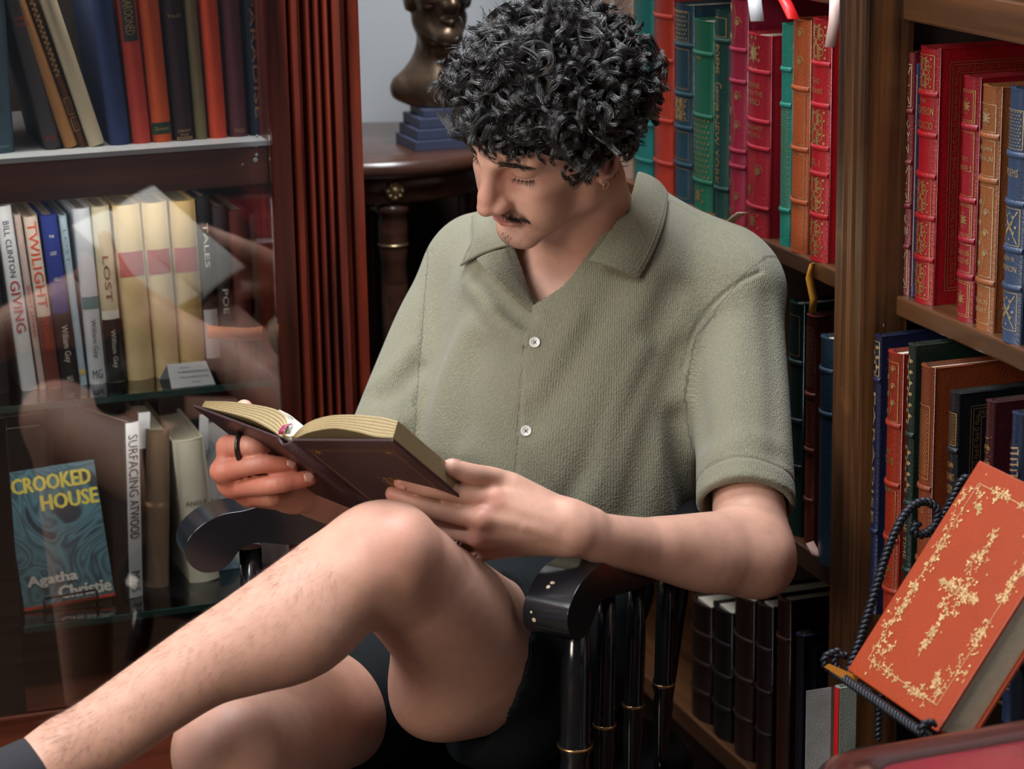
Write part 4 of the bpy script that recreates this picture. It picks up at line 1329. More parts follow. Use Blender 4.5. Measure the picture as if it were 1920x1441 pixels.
Q.cut(qe((.135, .0, HZ - .315), (.08, .2, .06)), .01); Q.cut(qe((-.135, .0, HZ - .315), (.08, .2, .06)), .01)
Q.add(qr((0, -.01, HZ - .31), (0, -.01, 0.0), .045, .05), .02)
Q.keep(PL(qp(0, 0, .0), (0, 0, -1)), .001)
for i in range(50):
    v = RNG.normal(size=3); v /= np.linalg.norm(v)
    if v[2] > .1 and v[1] < .75: Q.add(qe((v[0] * .077, v[1] * .098 - .012, HZ + .06 + v[2] * .085), (.02, .02, .014)), .012)
figure, _ = sdf_object('figure', Q, .0022, m_bronze, bust)
# ---------------------------------------------------------------- axes of the sitter (also the chair's)
_shL, _shR = S(1395, 548, 2.80), S(862, 528, 2.93)
TL = _shL - _shR; TL[2] = 0; TL = unit(TL)
TF = np.cross(TL, [0, 0, 1.0])
if TF @ CF > 0: TF = -TF

# ---------------------------------------------------------------- black chair with rolled arms
m_blk = plain('black_lacquer', (0.009, 0.010, 0.013, 1), .16, var=.25, scale=20, bump=.10, bump_scale=60, coat=.5)
m_chip = plain('bare_wood_chip', srgb(206, 190, 160), .6)
m_gring = plain('gold_band', (0.62, 0.36, 0.16, 1), .28, metal=.95)
pl_ = S(1052, 1128, 2.47)
az = pl_[2] + .007
_d = np.linspace(2.4, 3.2, 400)
_z = np.array([S(392, 1003, q)[2] for q in _d])
pr_ = S(392, 1003, float(np.interp(-pl_[2], -_z, _d)))
SEAT = .445
TLp, TFp = TL, TF          # the sitter's own axes; the chair is turned a little further to the left
TL = pl_ - pr_; TL[2] = 0; TL = unit(unit(TL) + np.array([0, 0, 0.0])); TF = np.cross(TL, [0, 0, 1.0])
if TF @ CF > 0: TF = -TF

mid = (pl_ + pr_) / 2
ARM_BACK = .40
chair = empty('armchair', (0, 0, 0), label='black lacquered armchair with rolled arms and gold banded spindles under the reader', cat='chair')
prof = [(.44, .004), (.36, .000), (.28, -.002), (.22, .004), (.165, .017), (.125, .028), (.09, .035), (.058, .033), (.028, .022), (.004, .002), (-.003, -.020), (.004, -.041), (.022, -.055), (.045, -.056), (.064, -.046),
        (.076, -.032), (.088, -.022), (.11, -.019), (.15, -.026), (.22, -.036), (.32, -.040), (.44, -.036)]
prof = CH([(x * (.72 if x < .12 else 1) - (0 if x < .12 else .0336), z * (.72 if x < .12 else .9) + (0 if x < .12 else .003), 0) for x, z in prof], [0] * len(prof), 4)[1][:, :2]
TF0, TL0 = TF, TL
for nm, p0, w in (('left', pl_, .052), ('right', pr_, .054)):
    if nm == 'right':       # the arms draw together towards the back
        TF = unit(TF0 - .85 * TL0); TL = np.cross([0, 0, 1.0], TF)
        if TL @ TL0 < 0: TL = -TL
    base = np.array([p0[0], p0[1], az]) + TF * .030
    mb = MB()
    n = len(prof)
    V = [base - TF * s + np.array([0, 0, z]) + TL * k for k in (-w / 2, w / 2) for s, z in prof]
    mb.add(V, [(i, i + 1, n + i + 1, n + i) for i in range(n - 1)] + [(n - 1, 0, n, 2 * n - 1)], 0, True)
    # side cheeks as strips between top and bottom runs
    half = n // 2
    for k in (0, n):
        fs = []
        for i in range(half):
            a, b_, c_, d_ = i, i + 1, n - 2 - i, n - 1 - i
            if b_ >= c_: break
            fs.append((k + a, k + b_, k + c_, k + d_) if k else (k + d_, k + c_, k + b_, k + a))
        mb.add(V, fs)
    arm = mb.build('arm', m_blk, chair, .018, 5)
    bm = bmesh.new(); bm.from_mesh(arm.data); bmesh.ops.remove_doubles(bm, verts=bm.verts[:], dist=1e-5); bmesh.ops.recalc_face_normals(bm, faces=bm.faces[:]); bm.to_mesh(arm.data); bm.free()
    arm.data.polygons.foreach_set('use_smooth', np.ones(len(arm.data.polygons), bool))
    arm.modifiers['bevel'].harden_normals = True
    # spindles under the arm
    for j, s in enumerate((.062, .125, .190, .260) if nm == 'left' else (.075, .21, .28)):
        top = base - TF * s + np.array([0, 0, -.026]); bot = np.array([0, 0, SEAT]) + (base - TF * (s * .98 + .01)) * np.array([1, 1, 0]) + TL * (-.012 if nm == 'left' else .012)
        L_ = np.linalg.norm(top - bot); ax = (top - bot) / L_
        r = .0155 if j == 0 else .0105
        sp_ = MB().lathe([(r * .7, 0), (r * .85, .02), (r * 1.05, L_ * .30), (r * .95, L_ * .36), (r * 1.15, L_ * .39), (r * 1.15, L_ * .42), (r * 1.02, L_ * .44), (r * 1.05, L_ * .70), (r * .8, L_)], bot, ax, 16).build('spindle', m_blk, chair)
        MB().lathe([(r * 1.13, 0), (r * 1.22, .0012), (r * 1.22, .0026), (r * 1.13, .0038)], bot + ax * L_ * .40, ax, 20).build('gold_ring', m_gring, sp_)
    if nm == 'left':      # chipped lacquer on the roll
        mb = MB()
        for s, z, k, r in ((.016, .0140, -.006, .0028), (.0185, .0155, -.0045, .0024), (.021, .0168, -.003, .0020), (-.002, -.0170, -.013, .0028), (-.0022, -.0105, -.016, .0016)):
            i = int(np.argmin((prof[:, 0] - s) ** 2 + (prof[:, 1] - z) ** 2))
            t = unit(prof[min(i + 1, n - 1)] - prof[i - 1]); nn = np.array([-t[1], t[0]])
            if nn @ (prof[i] - np.array([.045, -.02])) < 0: nn = -nn
            N3 = -TF * nn[0] + np.array([0, 0, nn[1]])
            c = base - TF * prof[i, 0] + np.array([0, 0, prof[i, 1]]) + TL * k
            mb.lathe([(r, -.0006), (r * .8, .00025)], c, N3, 5 + int(r * 1e4) % 3)
        mb.build('lacquer_chip', m_chip, arm)
TF, TL = TF0, TL0
# seat, legs, back
sc = np.array([mid[0], mid[1], 0]) - TF * .15
hw = abs((pl_ - pr_) @ TL) / 2 + .02
pts = []
for a in np.linspace(0, 2 * math.pi, 40, endpoint=False):
    c_, s_ = math.cos(a), math.sin(a)
    pts.append(sc + TL * hw * math.copysign(abs(c_) ** .6, c_) + TF * .22 * math.copysign(abs(s_) ** .6, s_))
V = [p + np.array([0, 0, z]) for z in (SEAT - .042, SEAT - .012, SEAT) for p in pts]
n = 40
V2 = [sc + (p - sc) * .97 + np.array([0, 0, SEAT]) for p in pts]
mb = MB().add(V[:2 * n] + V2, [(i, (i + 1) % n, n + (i + 1) % n, n + i) for i in range(n)] + [(n + i, n + (i + 1) % n, 2 * n + (i + 1) % n, 2 * n + i) for i in range(n)] + [tuple(range(n))[::-1], tuple(range(2 * n, 3 * n))], 0, False)
mb.build('seat', m_blk, chair)
for a, f in ((1, 1), (-1, 1), (1, -1), (-1, -1)):
    top = sc + TL * hw * .72 * a + TF * .15 * f + np.array([0, 0, SEAT - .04]); bot = sc + TL * hw * .95 * a + TF * .22 * f
    L_ = np.linalg.norm(top - bot)
    MB().lathe([(.013, 0), (.015, .03), (.019, L_ * .3), (.017, L_ * .5), (.021, L_ * .62), (.016, L_ * .8), (.015, L_)], bot, (top - bot) / L_, 14).build('leg', m_blk, chair)
MB().tube([sc + TL * hw * .88 + TF * .19 + np.array([0, 0, .17]), sc - TL * hw * .88 + TF * .19 + np.array([0, 0, .17])], .011, 10).build('stretcher', m_blk, chair)
bb = sc - TF * .205
for i, u in enumerate(np.linspace(-.72, .72, 6)):
    b0 = bb + TL * hw * u * .85 + np.array([0, 0, SEAT - .005]); b1 = bb - TF * .085 + TL * hw * u * .9 + np.array([0, 0, SEAT + .30])
    MB().tube([b0, (b0 + b1) / 2 + TF * .005, b1], [.009, .010, .008], 10).build('back_spindle', m_blk, chair)
cp = []
for u in np.linspace(-1, 1, 17):
    cp.append(bb - TF * (.085 - .02 * u * u) + TL * hw * u * .80 + np.array([0, 0, SEAT + .32 + .012 * (1 - u * u)]))
MB().tube(cp, [.024] * 17, 12, flat=.5).build('crest_rail', m_blk, chair)
# arm to back joints
for p0, s_ in ((pl_, 1), (pr_, -1)):
    e0 = np.array([p0[0], p0[1], az - .018]) + (TF if s_ > 0 else unit(TF - .85 * TL)) * (.030 - .40)
    MB().tube([e0, bb - TF * .045 + TL * hw * .93 * s_ + np.array([0, 0, az - .018])], .015, 10).build('arm_joint', m_blk, chair)

TL, TF = TLp, TFp
# ---------------------------------------------------------------- the open book in his hands
m_mar = plain('maroon_leather', (0.028, 0.0062, 0.0085, 1), .44, var=.15, bump=.35, bump_scale=500, coat=.10)
A_ = S(533, 821, 2.40); AB = S(737, 821, 2.327) - A_; AD = S(727, 975, 2.542) - A_; AE = S(335, 735, 2.467) - A_
Hb = np.linalg.norm(AD); vv = AD / Hb
bdir = AB - vv * (AB @ vv); Wr = np.linalg.norm(bdir); bdir /= Wr
edir = AE - vv * (AE @ vv); Wl = np.linalg.norm(edir); edir /= Wl
nr = np.cross(bdir, vv); nr = nr if nr @ CU > 0 else -nr
nl = np.cross(edir, vv); nl = nl if nl @ CU > 0 else -nl
ob = empty('open_book', tuple(A_), label='open maroon leather book with gilded pages held in both hands', cat='book')


def kw_(o, parent=ob):
    if parent is ob:
        o.parent = ob; o.matrix_parent_inverse = Matrix.Translation(-Vector(tuple(map(float, A_))))
    else:
        o.parent = parent
    return o


board = MB()
G0 = .010        # hinge gap
board.frame_box(A_ + bdir * G0, bdir * (Wr - G0), vv * Hb, -nr * .003)
kw_(board.build('front_cover', m_mar, None, .0010))
kw_(MB().frame_box(A_ + edir * .006, edir * (Wl - .006), vv * Hb, -nl * .003).build('back_cover', m_mar, None, .0010))
# rounded spine joining the boards
q0, q1 = A_ + edir * .008 - nl * .0015, A_ + bdir * (G0 + .002) - nr * .0015
down = unit(-(nr + nl))
arc = [q0 * (1 - t) + q1 * t + down * .007 * math.sin(math.pi * t) for t in np.linspace(0, 1, 9)]
V = [p for p in arc] + [p + vv * Hb for p in arc]
sp_ = mesh_obj('spine', V, [(i, i + 1, 10 + i, 9 + i) for i in range(8)], m_mar, None, True)
md = sp_.modifiers.new('thickness', 'SOLIDIFY'); md.thickness = .0026; md.offset = 0
kw_(sp_)


def block(name, d, nrm, W, up, lo):
    up = CH([(u * W, v, 0) for u, v in up], [0] * len(up), 5)[1]; lo = CH([(u * W, v, 0) for u, v in lo], [0] * len(lo), 5)[1]
    ring = [tuple(p[:2]) for p in up] + [tuple(p[:2]) for p in lo[::-1]]
    n, nu_ = len(ring), len(up)
    ins = .004
    V = [A_ + d * a + nrm * b_ + vv * t for t in (ins, Hb - ins) for a, b_ in ring]
    mb = MB()
    for i in range(n):
        j = (i + 1) % n
        mb.add([], [])
        mb.f.append((i, j, n + j, n + i)); mb.m.append(1 if i < nu_ - 1 else 0); mb.s.append(i < nu_ - 1)
    mb.v = [tuple(map(float, p)) for p in V]
    lo_r = np.stack([np.interp(np.linspace(0, 1, nu_), np.linspace(0, 1, len(lo)), lo[:, i]) for i in range(2)], 1)
    NL = 13
    for tt_, sg in ((ins, -1), (Hb - ins, 1)):
        base = len(mb.v)
        for l in range(NL):
            f_ = l / (NL - 1)
            for i in range(nu_):
                p = up[i, :2] * (1 - f_) + lo_r[i] * f_
                mb.v.append(tuple(map(float, A_ + d * p[0] + nrm * p[1] + vv * (tt_ + sg * (.0007 if l % 2 else 0.0) * (0 < l < NL - 1)))))
        for l in range(NL - 1):
            for i in range(nu_ - 1):
                mb.f.append((base + l * nu_ + i, base + l * nu_ + i + 1, base + (l + 1) * nu_ + i + 1, base + (l + 1) * nu_ + i)); mb.m.append(0); mb.s.append(False)
    o = mb.build(name, [m_giltpage, m_page_w])
    bm = bmesh.new(); bm.from_mesh(o.data); bmesh.ops.remove_doubles(bm, verts=bm.verts[:], dist=1e-6); bmesh.ops.recalc_face_normals(bm, faces=bm.faces[:]); bm.to_mesh(o.data); bm.free()
    return kw_(o)


m_page_w = plain('cream_white_page', (0.72, 0.70, 0.64, 1), .8, var=.03)
block('page_block', bdir, nr, Wr, [(.05, .002), (.09, .012), (.18, .021), (.34, .0265), (.55, .0275), (.78, .0255), (.97, .0205)], [(.05, .0005), (.10, .003), (.20, .0085), (.40, .0125), (.62, .009), (.80, .0040), (.97, .0025)])
block('page_block', edir, nl, Wl, [(.03, .002), (.05, .012), (.12, .022), (.25, .0250), (.45, .0225), (.7, .0165), (.94, .0080)], [(.03, .0005), (.08, .001), (.2, .004), (.4, .0065), (.6, .0055), (.8, .003), (.94, .0012)])
# loose leaves standing up in the gutter
for dd_, nn_, W_, k, mm_ in ((edir, nl, Wl, 0, m_page_w), (edir, nl, Wl, 1, m_page_w)):
    pr2 = CH([(.001, .003, 0), (.003 + .001 * k, .014, 0), (.010 + .004 * k, .0235 - .001 * k, 0), (.032, .0262 - .001 * k, 0)], [0] * 4, 5)[1]
    pts2 = [A_ + dd_ * p[0] + nn_ * p[1] for p in pr2]
    V = [p + vv * .006 for p in pts2] + [p + vv * (Hb - .006) for p in pts2]
    m3 = len(pts2)
    lf = mesh_obj('leaf', V, [(i, i + 1, m3 + i + 1, m3 + i) for i in range(m3 - 1)], mm_, None, True)
    md = lf.modifiers.new('thickness', 'SOLIDIFY'); md.thickness = .0004
    kw_(lf)
hb = MB().tube([A_ + edir * .004 + nl * .004 + vv * .002, A_ + unit(nr + nl) * .0035 + vv * .002, A_ + bdir * .010 + nr * .003 + vv * .002], .0016, 8)
kw_(hb.build('headband', m_gilt2))
rb_ = [A_ + edir * .006 + nl * q + vv * t for q, t in ((.017, .004), (.012, -.0015), (.006, -.003), (.002, -.001))]
V = [p - bdir * .003 for p in rb_] + [p + bdir * .003 for p in rb_]
ro = mesh_obj('marker_ribbon', V, [(i, i + 1, 5 + i, 4 + i) for i in range(3)], plain('magenta_ribbon', srgb(150, 40, 84), .4), None, True)
md = ro.modifiers.new('thickness', 'SOLIDIFY'); md.thickness = .0005
kw_(ro)
mb = MB()
cf = lambda x, z: A_ + bdir * x + vv * z - nr * .0034
for ins in (.012, .0145):
    x0, x1, z0, z1 = G0 + ins * .6, Wr - ins, ins * 1.5, Hb - ins * 1.5
    for p, q in (((x0, z0), (x1, z0)), ((x1, z0), (x1, z1)), ((x1, z1), (x0, z1)), ((x0, z1), (x0, z0))):
        mb.add(*ribbon_strip([p, ((p[0] + q[0]) / 2, (p[1] + q[1]) / 2), q], .0006, cf))
for sx, cx_ in ((1, G0 + .010), (-1, Wr - .014)):
    for sz, cz_ in ((1, .022), (-1, Hb - .022)):
        ornament(mb, cf, cx_ - .002 if sx > 0 else cx_ - .014, cx_ + .014 if sx > 0 else cx_ + .002, cz_ - .004, cz_ + .008, 'o', .0005)
ornament(mb, cf, Wr * .55 - .012, Wr * .55 + .012, Hb * .5 - .016, Hb * .5 + .016, 'oa', .0005)
kw_(tag(mb.build('gilt_tooling', plain('dull_gilt', (0.36, 0.22, 0.10, 1), .5, metal=.6)), kind='stuff'))

# ---------------------------------------------------------------- orange book on a twisted iron easel
P2 = S(1588, 1255, 2.33)
dd_ = np.linspace(2.0, 3.0, 2000)
P3 = min((S(1757, 1372, q) for q in dd_), key=lambda p: abs(p[2] - P2[2]))
P1 = min((S(1836, 862, q) for q in dd_), key=lambda p: abs(unit(p - P2) @ unit(P3 - P2)))
ux, uz = unit(P3 - P2), unit(P1 - P2)
Wo, Ho = np.linalg.norm(P3 - P2), np.linalg.norm(P1 - P2)
on = np.cross(ux, uz); on = on if on @ CF < 0 else -on        # out of the front board
m_or = leather('orange_leather', srgb(142, 48, 8), .5, .3, .07, .06)
obk = empty('leather_book', tuple(P2), label='bright orange leather book with gilt corner sprays on an iron easel', cat='book')
To = .040


def ko(o, parent=None):
    o.parent = parent or obk
    if parent is None: o.matrix_parent_inverse = Matrix.Translation(-Vector(tuple(map(float, P2))))
    return o


ko(MB().frame_box(P2, ux * Wo, uz * Ho, -on * .0035).frame_box(P2 - on * (To - .0035), ux * Wo, uz * Ho, -on * .0035).frame_box(P2 - on * .003, ux * .004, uz * Ho, -on * (To - .006)).build('cover', m_or, None, .0012))
ko(MB().frame_box(P2 - on * .0036 + ux * .004 + uz * .004, ux * (Wo - .009), uz * (Ho - .008), -on * (To - .0072)).build('page_block', m_page))
mb = MB()
of = lambda x, z: P2 + ux * x + uz * z + on * .0006
rg3 = np.random.default_rng(9)


def o_dot(x, z, r):
    a = np.linspace(0, 2 * math.pi, 8)[:-1]
    mb.add([of(x + r * math.cos(q), z + r * math.sin(q)) for q in a], [tuple(range(7))])


def o_leaf(x, z, a, l, r):
    ca, sa = math.cos(a), math.sin(a)
    q = [(0, 0), (.3 * l, r), (.7 * l, r * .7), (l, 0), (.7 * l, -r * .5), (.3 * l, -r * .7)]
    mb.add([of(x + u * ca - v * sa, z + u * sa + v * ca) for u, v in q], [tuple(range(6))])


def spray(x, z, ax_, az_, size, dens):
    """a spray of blossoms and feathery leaves running away from a corner"""
    for i in range(dens):
        t = rg3.random() ** .8
        s_ = (1 - t) * .42 + .06
        u, w_ = t * size, rg3.normal() * size * s_ * .33
        px_, pz_ = x + ax_[0] * u + az_[0] * w_, z + ax_[1] * u + az_[1] * w_
        if not (.006 < px_ < Wo - .006 and .006 < pz_ < Ho - .006): continue
        if rg3.random() < .72:
            c = rg3.uniform(.0008, .0016); o_dot(px_, pz_, c)
            if rg3.random() < .5:
                for k in range(3): o_dot(px_ + .0026 * math.cos(k * 2.1 + i), pz_ + .0026 * math.sin(k * 2.1 + i), c * .75)
        else:
            o_leaf(px_, pz_, math.atan2(ax_[1], ax_[0]) + rg3.normal() * .8, rg3.uniform(.003, .007), rg3.uniform(.0006, .0011))


ins = .020
for sx in (1, -1):
    for sz in (1, -1):
        cx_, cz_ = (ins if sx > 0 else Wo - ins), (ins if sz > 0 else Ho - ins)
        spray(cx_, cz_, (0, sz), (sx, 0), .085, 50); spray(cx_, cz_, (sx, 0), (0, sz), .055, 32)
        spray(cx_ + sx * .004, cz_ + sz * .004, (.7 * sx, .7 * sz), (.7 * sx, -.7 * sz), .030, 26)
    cx_ = ins if sx > 0 else Wo - ins
    spray(cx_ + sx * .004, Ho / 2, (0, 1), (1, 0), .04, 26); spray(cx_ + sx * .004, Ho / 2, (0, -1), (1, 0), .04, 26)
for s_ in (1, -1):
    spray(Wo / 2, Ho / 2, (0, s_), (1, 0), .066, 70); spray(Wo / 2, Ho / 2, (s_, 0), (0, 1), .030, 44)
for a_, b_ in (((ins, ins), (Wo - ins, ins)), ((Wo - ins, ins), (Wo - ins, Ho - ins)), ((Wo - ins, Ho - ins), (ins, Ho - ins)), ((ins, Ho - ins), (ins, ins))):
    off = .004
    mb.add(*ribbon_strip([a_, ((a_[0] + b_[0]) / 2, (a_[1] + b_[1]) / 2), b_], .0006, of))
ko(tag(mb.build('gilt_tooling', plain('bright_gilt', (0.85, 0.60, 0.29, 1), .36, metal=.6, var=.35, scale=200)), kind='stuff'))
t0 = P2 + uz * .012 - on * .004
V = [t0, t0 + uz * .010, t0 - ux * .012 + uz * .013 + CR * -.012, t0 - ux * .004 + CR * -.012]
rbn = mesh_obj('marker_ribbon', [S(1545, 1250, 2.30), S(1554, 1244, 2.305), S(1610, 1268, 2.325), S(1602, 1286, 2.318)], [(0, 1, 2, 3)], m_gold_rib)
md = rbn.modifiers.new('thickness', 'SOLIDIFY'); md.thickness = .0006
ko(rbn)
# easel: twisted bars
m_iron = plain('dark_blue_iron', (0.020, 0.022, 0.030, 1), .40, metal=.6, var=.3, scale=120)


def twisted(pts, r, turns_per_m=190, sub=9):
    c = CH(pts, [0] * len(pts), sub)[1]
    L_ = np.concatenate([[0], np.cumsum(np.linalg.norm(np.diff(c, axis=0), axis=1))])
    n_ = max(12, int(L_[-1] / .0011)); s_ = np.linspace(0, L_[-1], n_)
    c = np.stack([np.interp(s_, L_, c[:, i]) for i in range(3)], 1)
    t = np.gradient(c, axis=0); t /= np.linalg.norm(t, axis=1)[:, None]
    ref = unit(np.cross(t[0], CU + CF * .3)); e1 = []
    for i in range(n_):
        ref = unit(ref - t[i] * (ref @ t[i])); e1.append(ref)
    e1 = np.array(e1); e2 = np.cross(t, e1)
    mb_ = MB()
    for ph in (0, math.pi):
        a = s_ * turns_per_m * 2 * math.pi * .5 + ph
        mb_.tube(list(c + (np.cos(a)[:, None] * e1 + np.sin(a)[:, None] * e2) * r * .55), r * .62, 6)
    return mb_


eas = empty('book_easel', tuple(P2), label='twisted dark iron book easel with scrolled ends holding the orange book', cat='easel')


def ke(o):
    o.parent = eas; o.matrix_parent_inverse = Matrix.Translation(-Vector(tuple(map(float, P2))))
    return o


deptha = lambda px: 2.345 + (px - 1588) * .0002
bar = [(1590, 1262), (1612, 1200), (1640, 1110), (1668, 1022), (1698, 962), (1732, 940), (1757, 955), (1753, 984), (1730, 1002), (1712, 994), (1722, 979)]
ke(twisted([S(x, y, deptha(x) + .02) for x, y in bar], .0042).build('scroll_bar', m_iron))
bar = [(1745, 1005), (1762, 978), (1785, 938), (1800, 905), (1815, 892)]
ke(twisted([S(x, y, 2.42) for x, y in bar], .0040).build('scroll_bar', m_iron))
eb = P2 - uz * .008 - on * .020
ke(twisted([eb - ux * .02 - on * .018, eb + ux * Wo * .5 - on * .018, eb + ux * (Wo + .01) - on * .018], .0042).build('ledge_bar', m_iron))
ke(twisted([eb - ux * .015 + on * .026, eb + ux * Wo * .5 + on * .026, eb + ux * (Wo + .005) + on * .026], .0042).build('ledge_bar', m_iron))
ke(twisted([eb - ux * .012 - on * .018, eb - ux * .012 + on * .01, eb - ux * .012 + on * .034, eb - ux * .012 + on * .040 + uz * .008, eb - ux * .012 + on * .030 + uz * .020], .0036).build('hook', m_iron))
ke(twisted([eb + ux * (Wo + .004) - on * .018, eb + ux * (Wo + .004) + on * .01, eb + ux * (Wo + .004) + on * .034, eb + ux * (Wo + .004) + on * .040 + uz * .008, eb + ux * (Wo + .004) + on * .030 + uz * .014], .0036).build('hook', m_iron))
hk = [(1577, 1262), (1564, 1240), (1572, 1226), (1588, 1230)]
ke(twisted([S(x, y, 2.335) for x, y in hk], .0036).build('hook', m_iron))
STZ = P2[2] - .075
foot = eb - on * .09
for k in (.1, .9):
    p = eb + ux * Wo * k - on * .018
    ke(twisted([p, np.array([p[0], p[1], STZ + .006]) + ux * 0.0], .004).build('leg', m_iron))
    p2 = p + uz * .10 - on * .010
    ke(twisted([p, p2, np.array([p2[0], p2[1], STZ + .006]) + np.array([.03, .0, 0])], .004).build('leg', m_iron))
# small dark stand that carries the easel
ct = P2 * .35 + P3 * .65 - on * .02
st = empty('round_stand', (ct[0], ct[1], 0), label='small black round stand under the iron easel', cat='stand')
MB().lathe([(.08, 0), (.094, .003), (.096, .008), (.094, .014), (.001, .014)], (0, 0, STZ - .014), n=36).build('tabletop', m_black, st)
MB().lathe([(.09, 0), (.085, .015), (.03, .04), (.022, .2), (.026, STZ - .03), (.05, STZ - .014)], (0, 0, 0), n=24).build('pedestal', m_black, st)

# ---------------------------------------------------------------- leather topped desk at the lower right
m_rim = wood('dark_red_desk_rim', (0.030, 0.006, 0.005, 1), (0.085, 0.018, 0.013, 1), axis=0, rough=.25, coat=.6)
m_rl = plain('red_desk_leather', (0.20, 0.020, 0.028, 1), .22, var=.35, scale=9, bump=.25, bump_scale=90, coat=.5)
DZ = .75
e0, e1 = SZ(1512, 1416, DZ), SZ(1925, 1343, DZ)
dx = unit(e1 - e0); dy = np.cross(dx, [0, 0, 1.0]); dy = dy if dy @ CF < 0 else -dy
desk = empty('desk', (e0[0], e0[1], 0), label='dark red wooden desk with a shiny red leather top in the lower right corner', cat='desk')


def kd(o):
    o.parent = desk; o.matrix_parent_inverse = Matrix.Translation((-float(e0[0]), -float(e0[1]), 0))
    return o


def rounded(w, d, r, n=8):
    P_ = []
    for cx_, cy_, a0 in ((r, r, math.pi), (w - r, r, 1.5 * math.pi), (w - r, d - r, 0), (r, d - r, .5 * math.pi)):
        for t in np.linspace(0, math.pi / 2, n): P_.append((cx_ + r * math.cos(a0 + t), cy_ + r * math.sin(a0 + t)))
    return P_


DW, DD = .46, .50
def dpt(x, y, z): return np.array([e0[0], e0[1], 0]) + dx * x + dy * y + np.array([0, 0, z])


o1, o2 = rounded(DW, DD, .035), [(.034 + x * (DW - .068) / DW, .034 + y * (DD - .068) / DD) for x, y in rounded(DW, DD, .035)]
n = len(o1)
lv = [(o1, DZ - .035), (o1, DZ - .008), ([(.003 + x * (DW - .006) / DW, .003 + y * (DD - .006) / DD) for x, y in o1], DZ - .001), ([(.008 + x * (DW - .016) / DW, .008 + y * (DD - .016) / DD) for x, y in o1], DZ), (o2, DZ - .001), (o2, DZ - .006)]
V = [dpt(x, y, z) for P_, z in lv for x, y in P_]
mbr = MB().add(V, [(k * n + i, k * n + (i + 1) % n, (k + 1) * n + (i + 1) % n, (k + 1) * n + i) for k in range(len(lv) - 1) for i in range(n)], 0, True)
mbr.add(V, [tuple(range(n))[::-1]])
kd(mbr.build('rim', m_rim))
kd(MB().add([dpt(x, y, DZ - .004) for x, y in o2] + [dpt(x, y, DZ - .012) for x, y in o2], [tuple(range(n)), tuple(range(n, 2 * n))[::-1]] + [(i, n + i, n + (i + 1) % n, (i + 1) % n) for i in range(n)]).build('leather_top', m_rl))
kd(MB().frame_box(dpt(.04, .04, DZ - .13), dx * (DW - .08), dy * (DD - .08), np.array([0, 0, .094])).build('apron', m_rim))
for x in (.045, DW - .105):
    for y in (.045, DD - .105):
        kd(MB().frame_box(dpt(x, y, 0), dx * .06, dy * .06, np.array([0, 0, DZ - .035])).build('leg', m_rim, None, .004))
# ---------------------------------------------------------------- the reader
def px2m(px, d):
    return px * d / F


person = empty('person', tuple(S(905, 1330, 2.79)), label='man with dark curly hair in a sage green shirt, sitting cross-legged and reading', cat='person')


def keep_world(o, root):
    o.parent = root
    o.matrix_parent_inverse = Matrix.Translation(-root.location)
    return o


# head pose (x to his left, y forward, z up, metres)
def _euler(y, p, r):
    Ry = np.array([[math.cos(y), 0, math.sin(y)], [0, 1, 0], [-math.sin(y), 0, math.cos(y)]])
    Rx = np.array([[1, 0, 0], [0, math.cos(p), -math.sin(p)], [0, math.sin(p), math.cos(p)]])
    Rz = np.array([[math.cos(r), -math.sin(r), 0], [math.sin(r), math.cos(r), 0], [0, 0, 1]])
    return Rz @ Ry @ Rx @ np.array([[1, 0, 0], [0, 0, 1], [0, -1, 0.0]])


HS = 0.905
_R = _euler(math.radians(32.66), math.radians(-59.56), math.radians(-27.16))
HC = CAM + HS * (0.0425 * CR + 0.2920 * CU + 2.9605 * CF)
HA = np.array([_R[0, i] * CR + _R[1, i] * CU + _R[2, i] * CF for i in range(3)])   # rows: left, forward, up


def hp(x, y, z):
    return HC + HS * (x * HA[0] + y * HA[1] + z * HA[2])


def to_head(X):
    return ((np.asarray(X) - HC) @ HA.T) / HS


def hrc(a, b, ra, rb):
    return RC(hp(*a), hp(*b), ra * HS, rb * HS)


def hel(c, r, R=None):
    return EL(hp(*c), np.array(r) * HS, HA if R is None else np.asarray(R) @ HA)


def rotx(a):
    c, s = math.cos(a), math.sin(a)
    return np.array([[1, 0, 0], [0, c, s], [0, -s, c]])


def rotz(a):
    c, s = math.cos(a), math.sin(a)
    return np.array([[c, s, 0], [-s, c, 0], [0, 0, 1]])


# joints: photo pixel and depth
J = dict(shL=(1395, 548, 2.80), elL=(1412, 1040, 2.64), wrL=(1082, 995, 2.47),
         shR=(862, 528, 2.93), elR=(742, 950, 2.86), wrR=(548, 912, 2.62),
         hipL=(1025, 1262, 2.75), knL=(716, 1050, 2.37), anL=(105, 1428, 2.25),
         hipR=(766, 1240, 2.84), knR=(436, 1410, 2.42))
J = {k: S(*v) for k, v in J.items()}



TA = np.array([TL, TF, [0, 0, 1.0]])

B = Body()
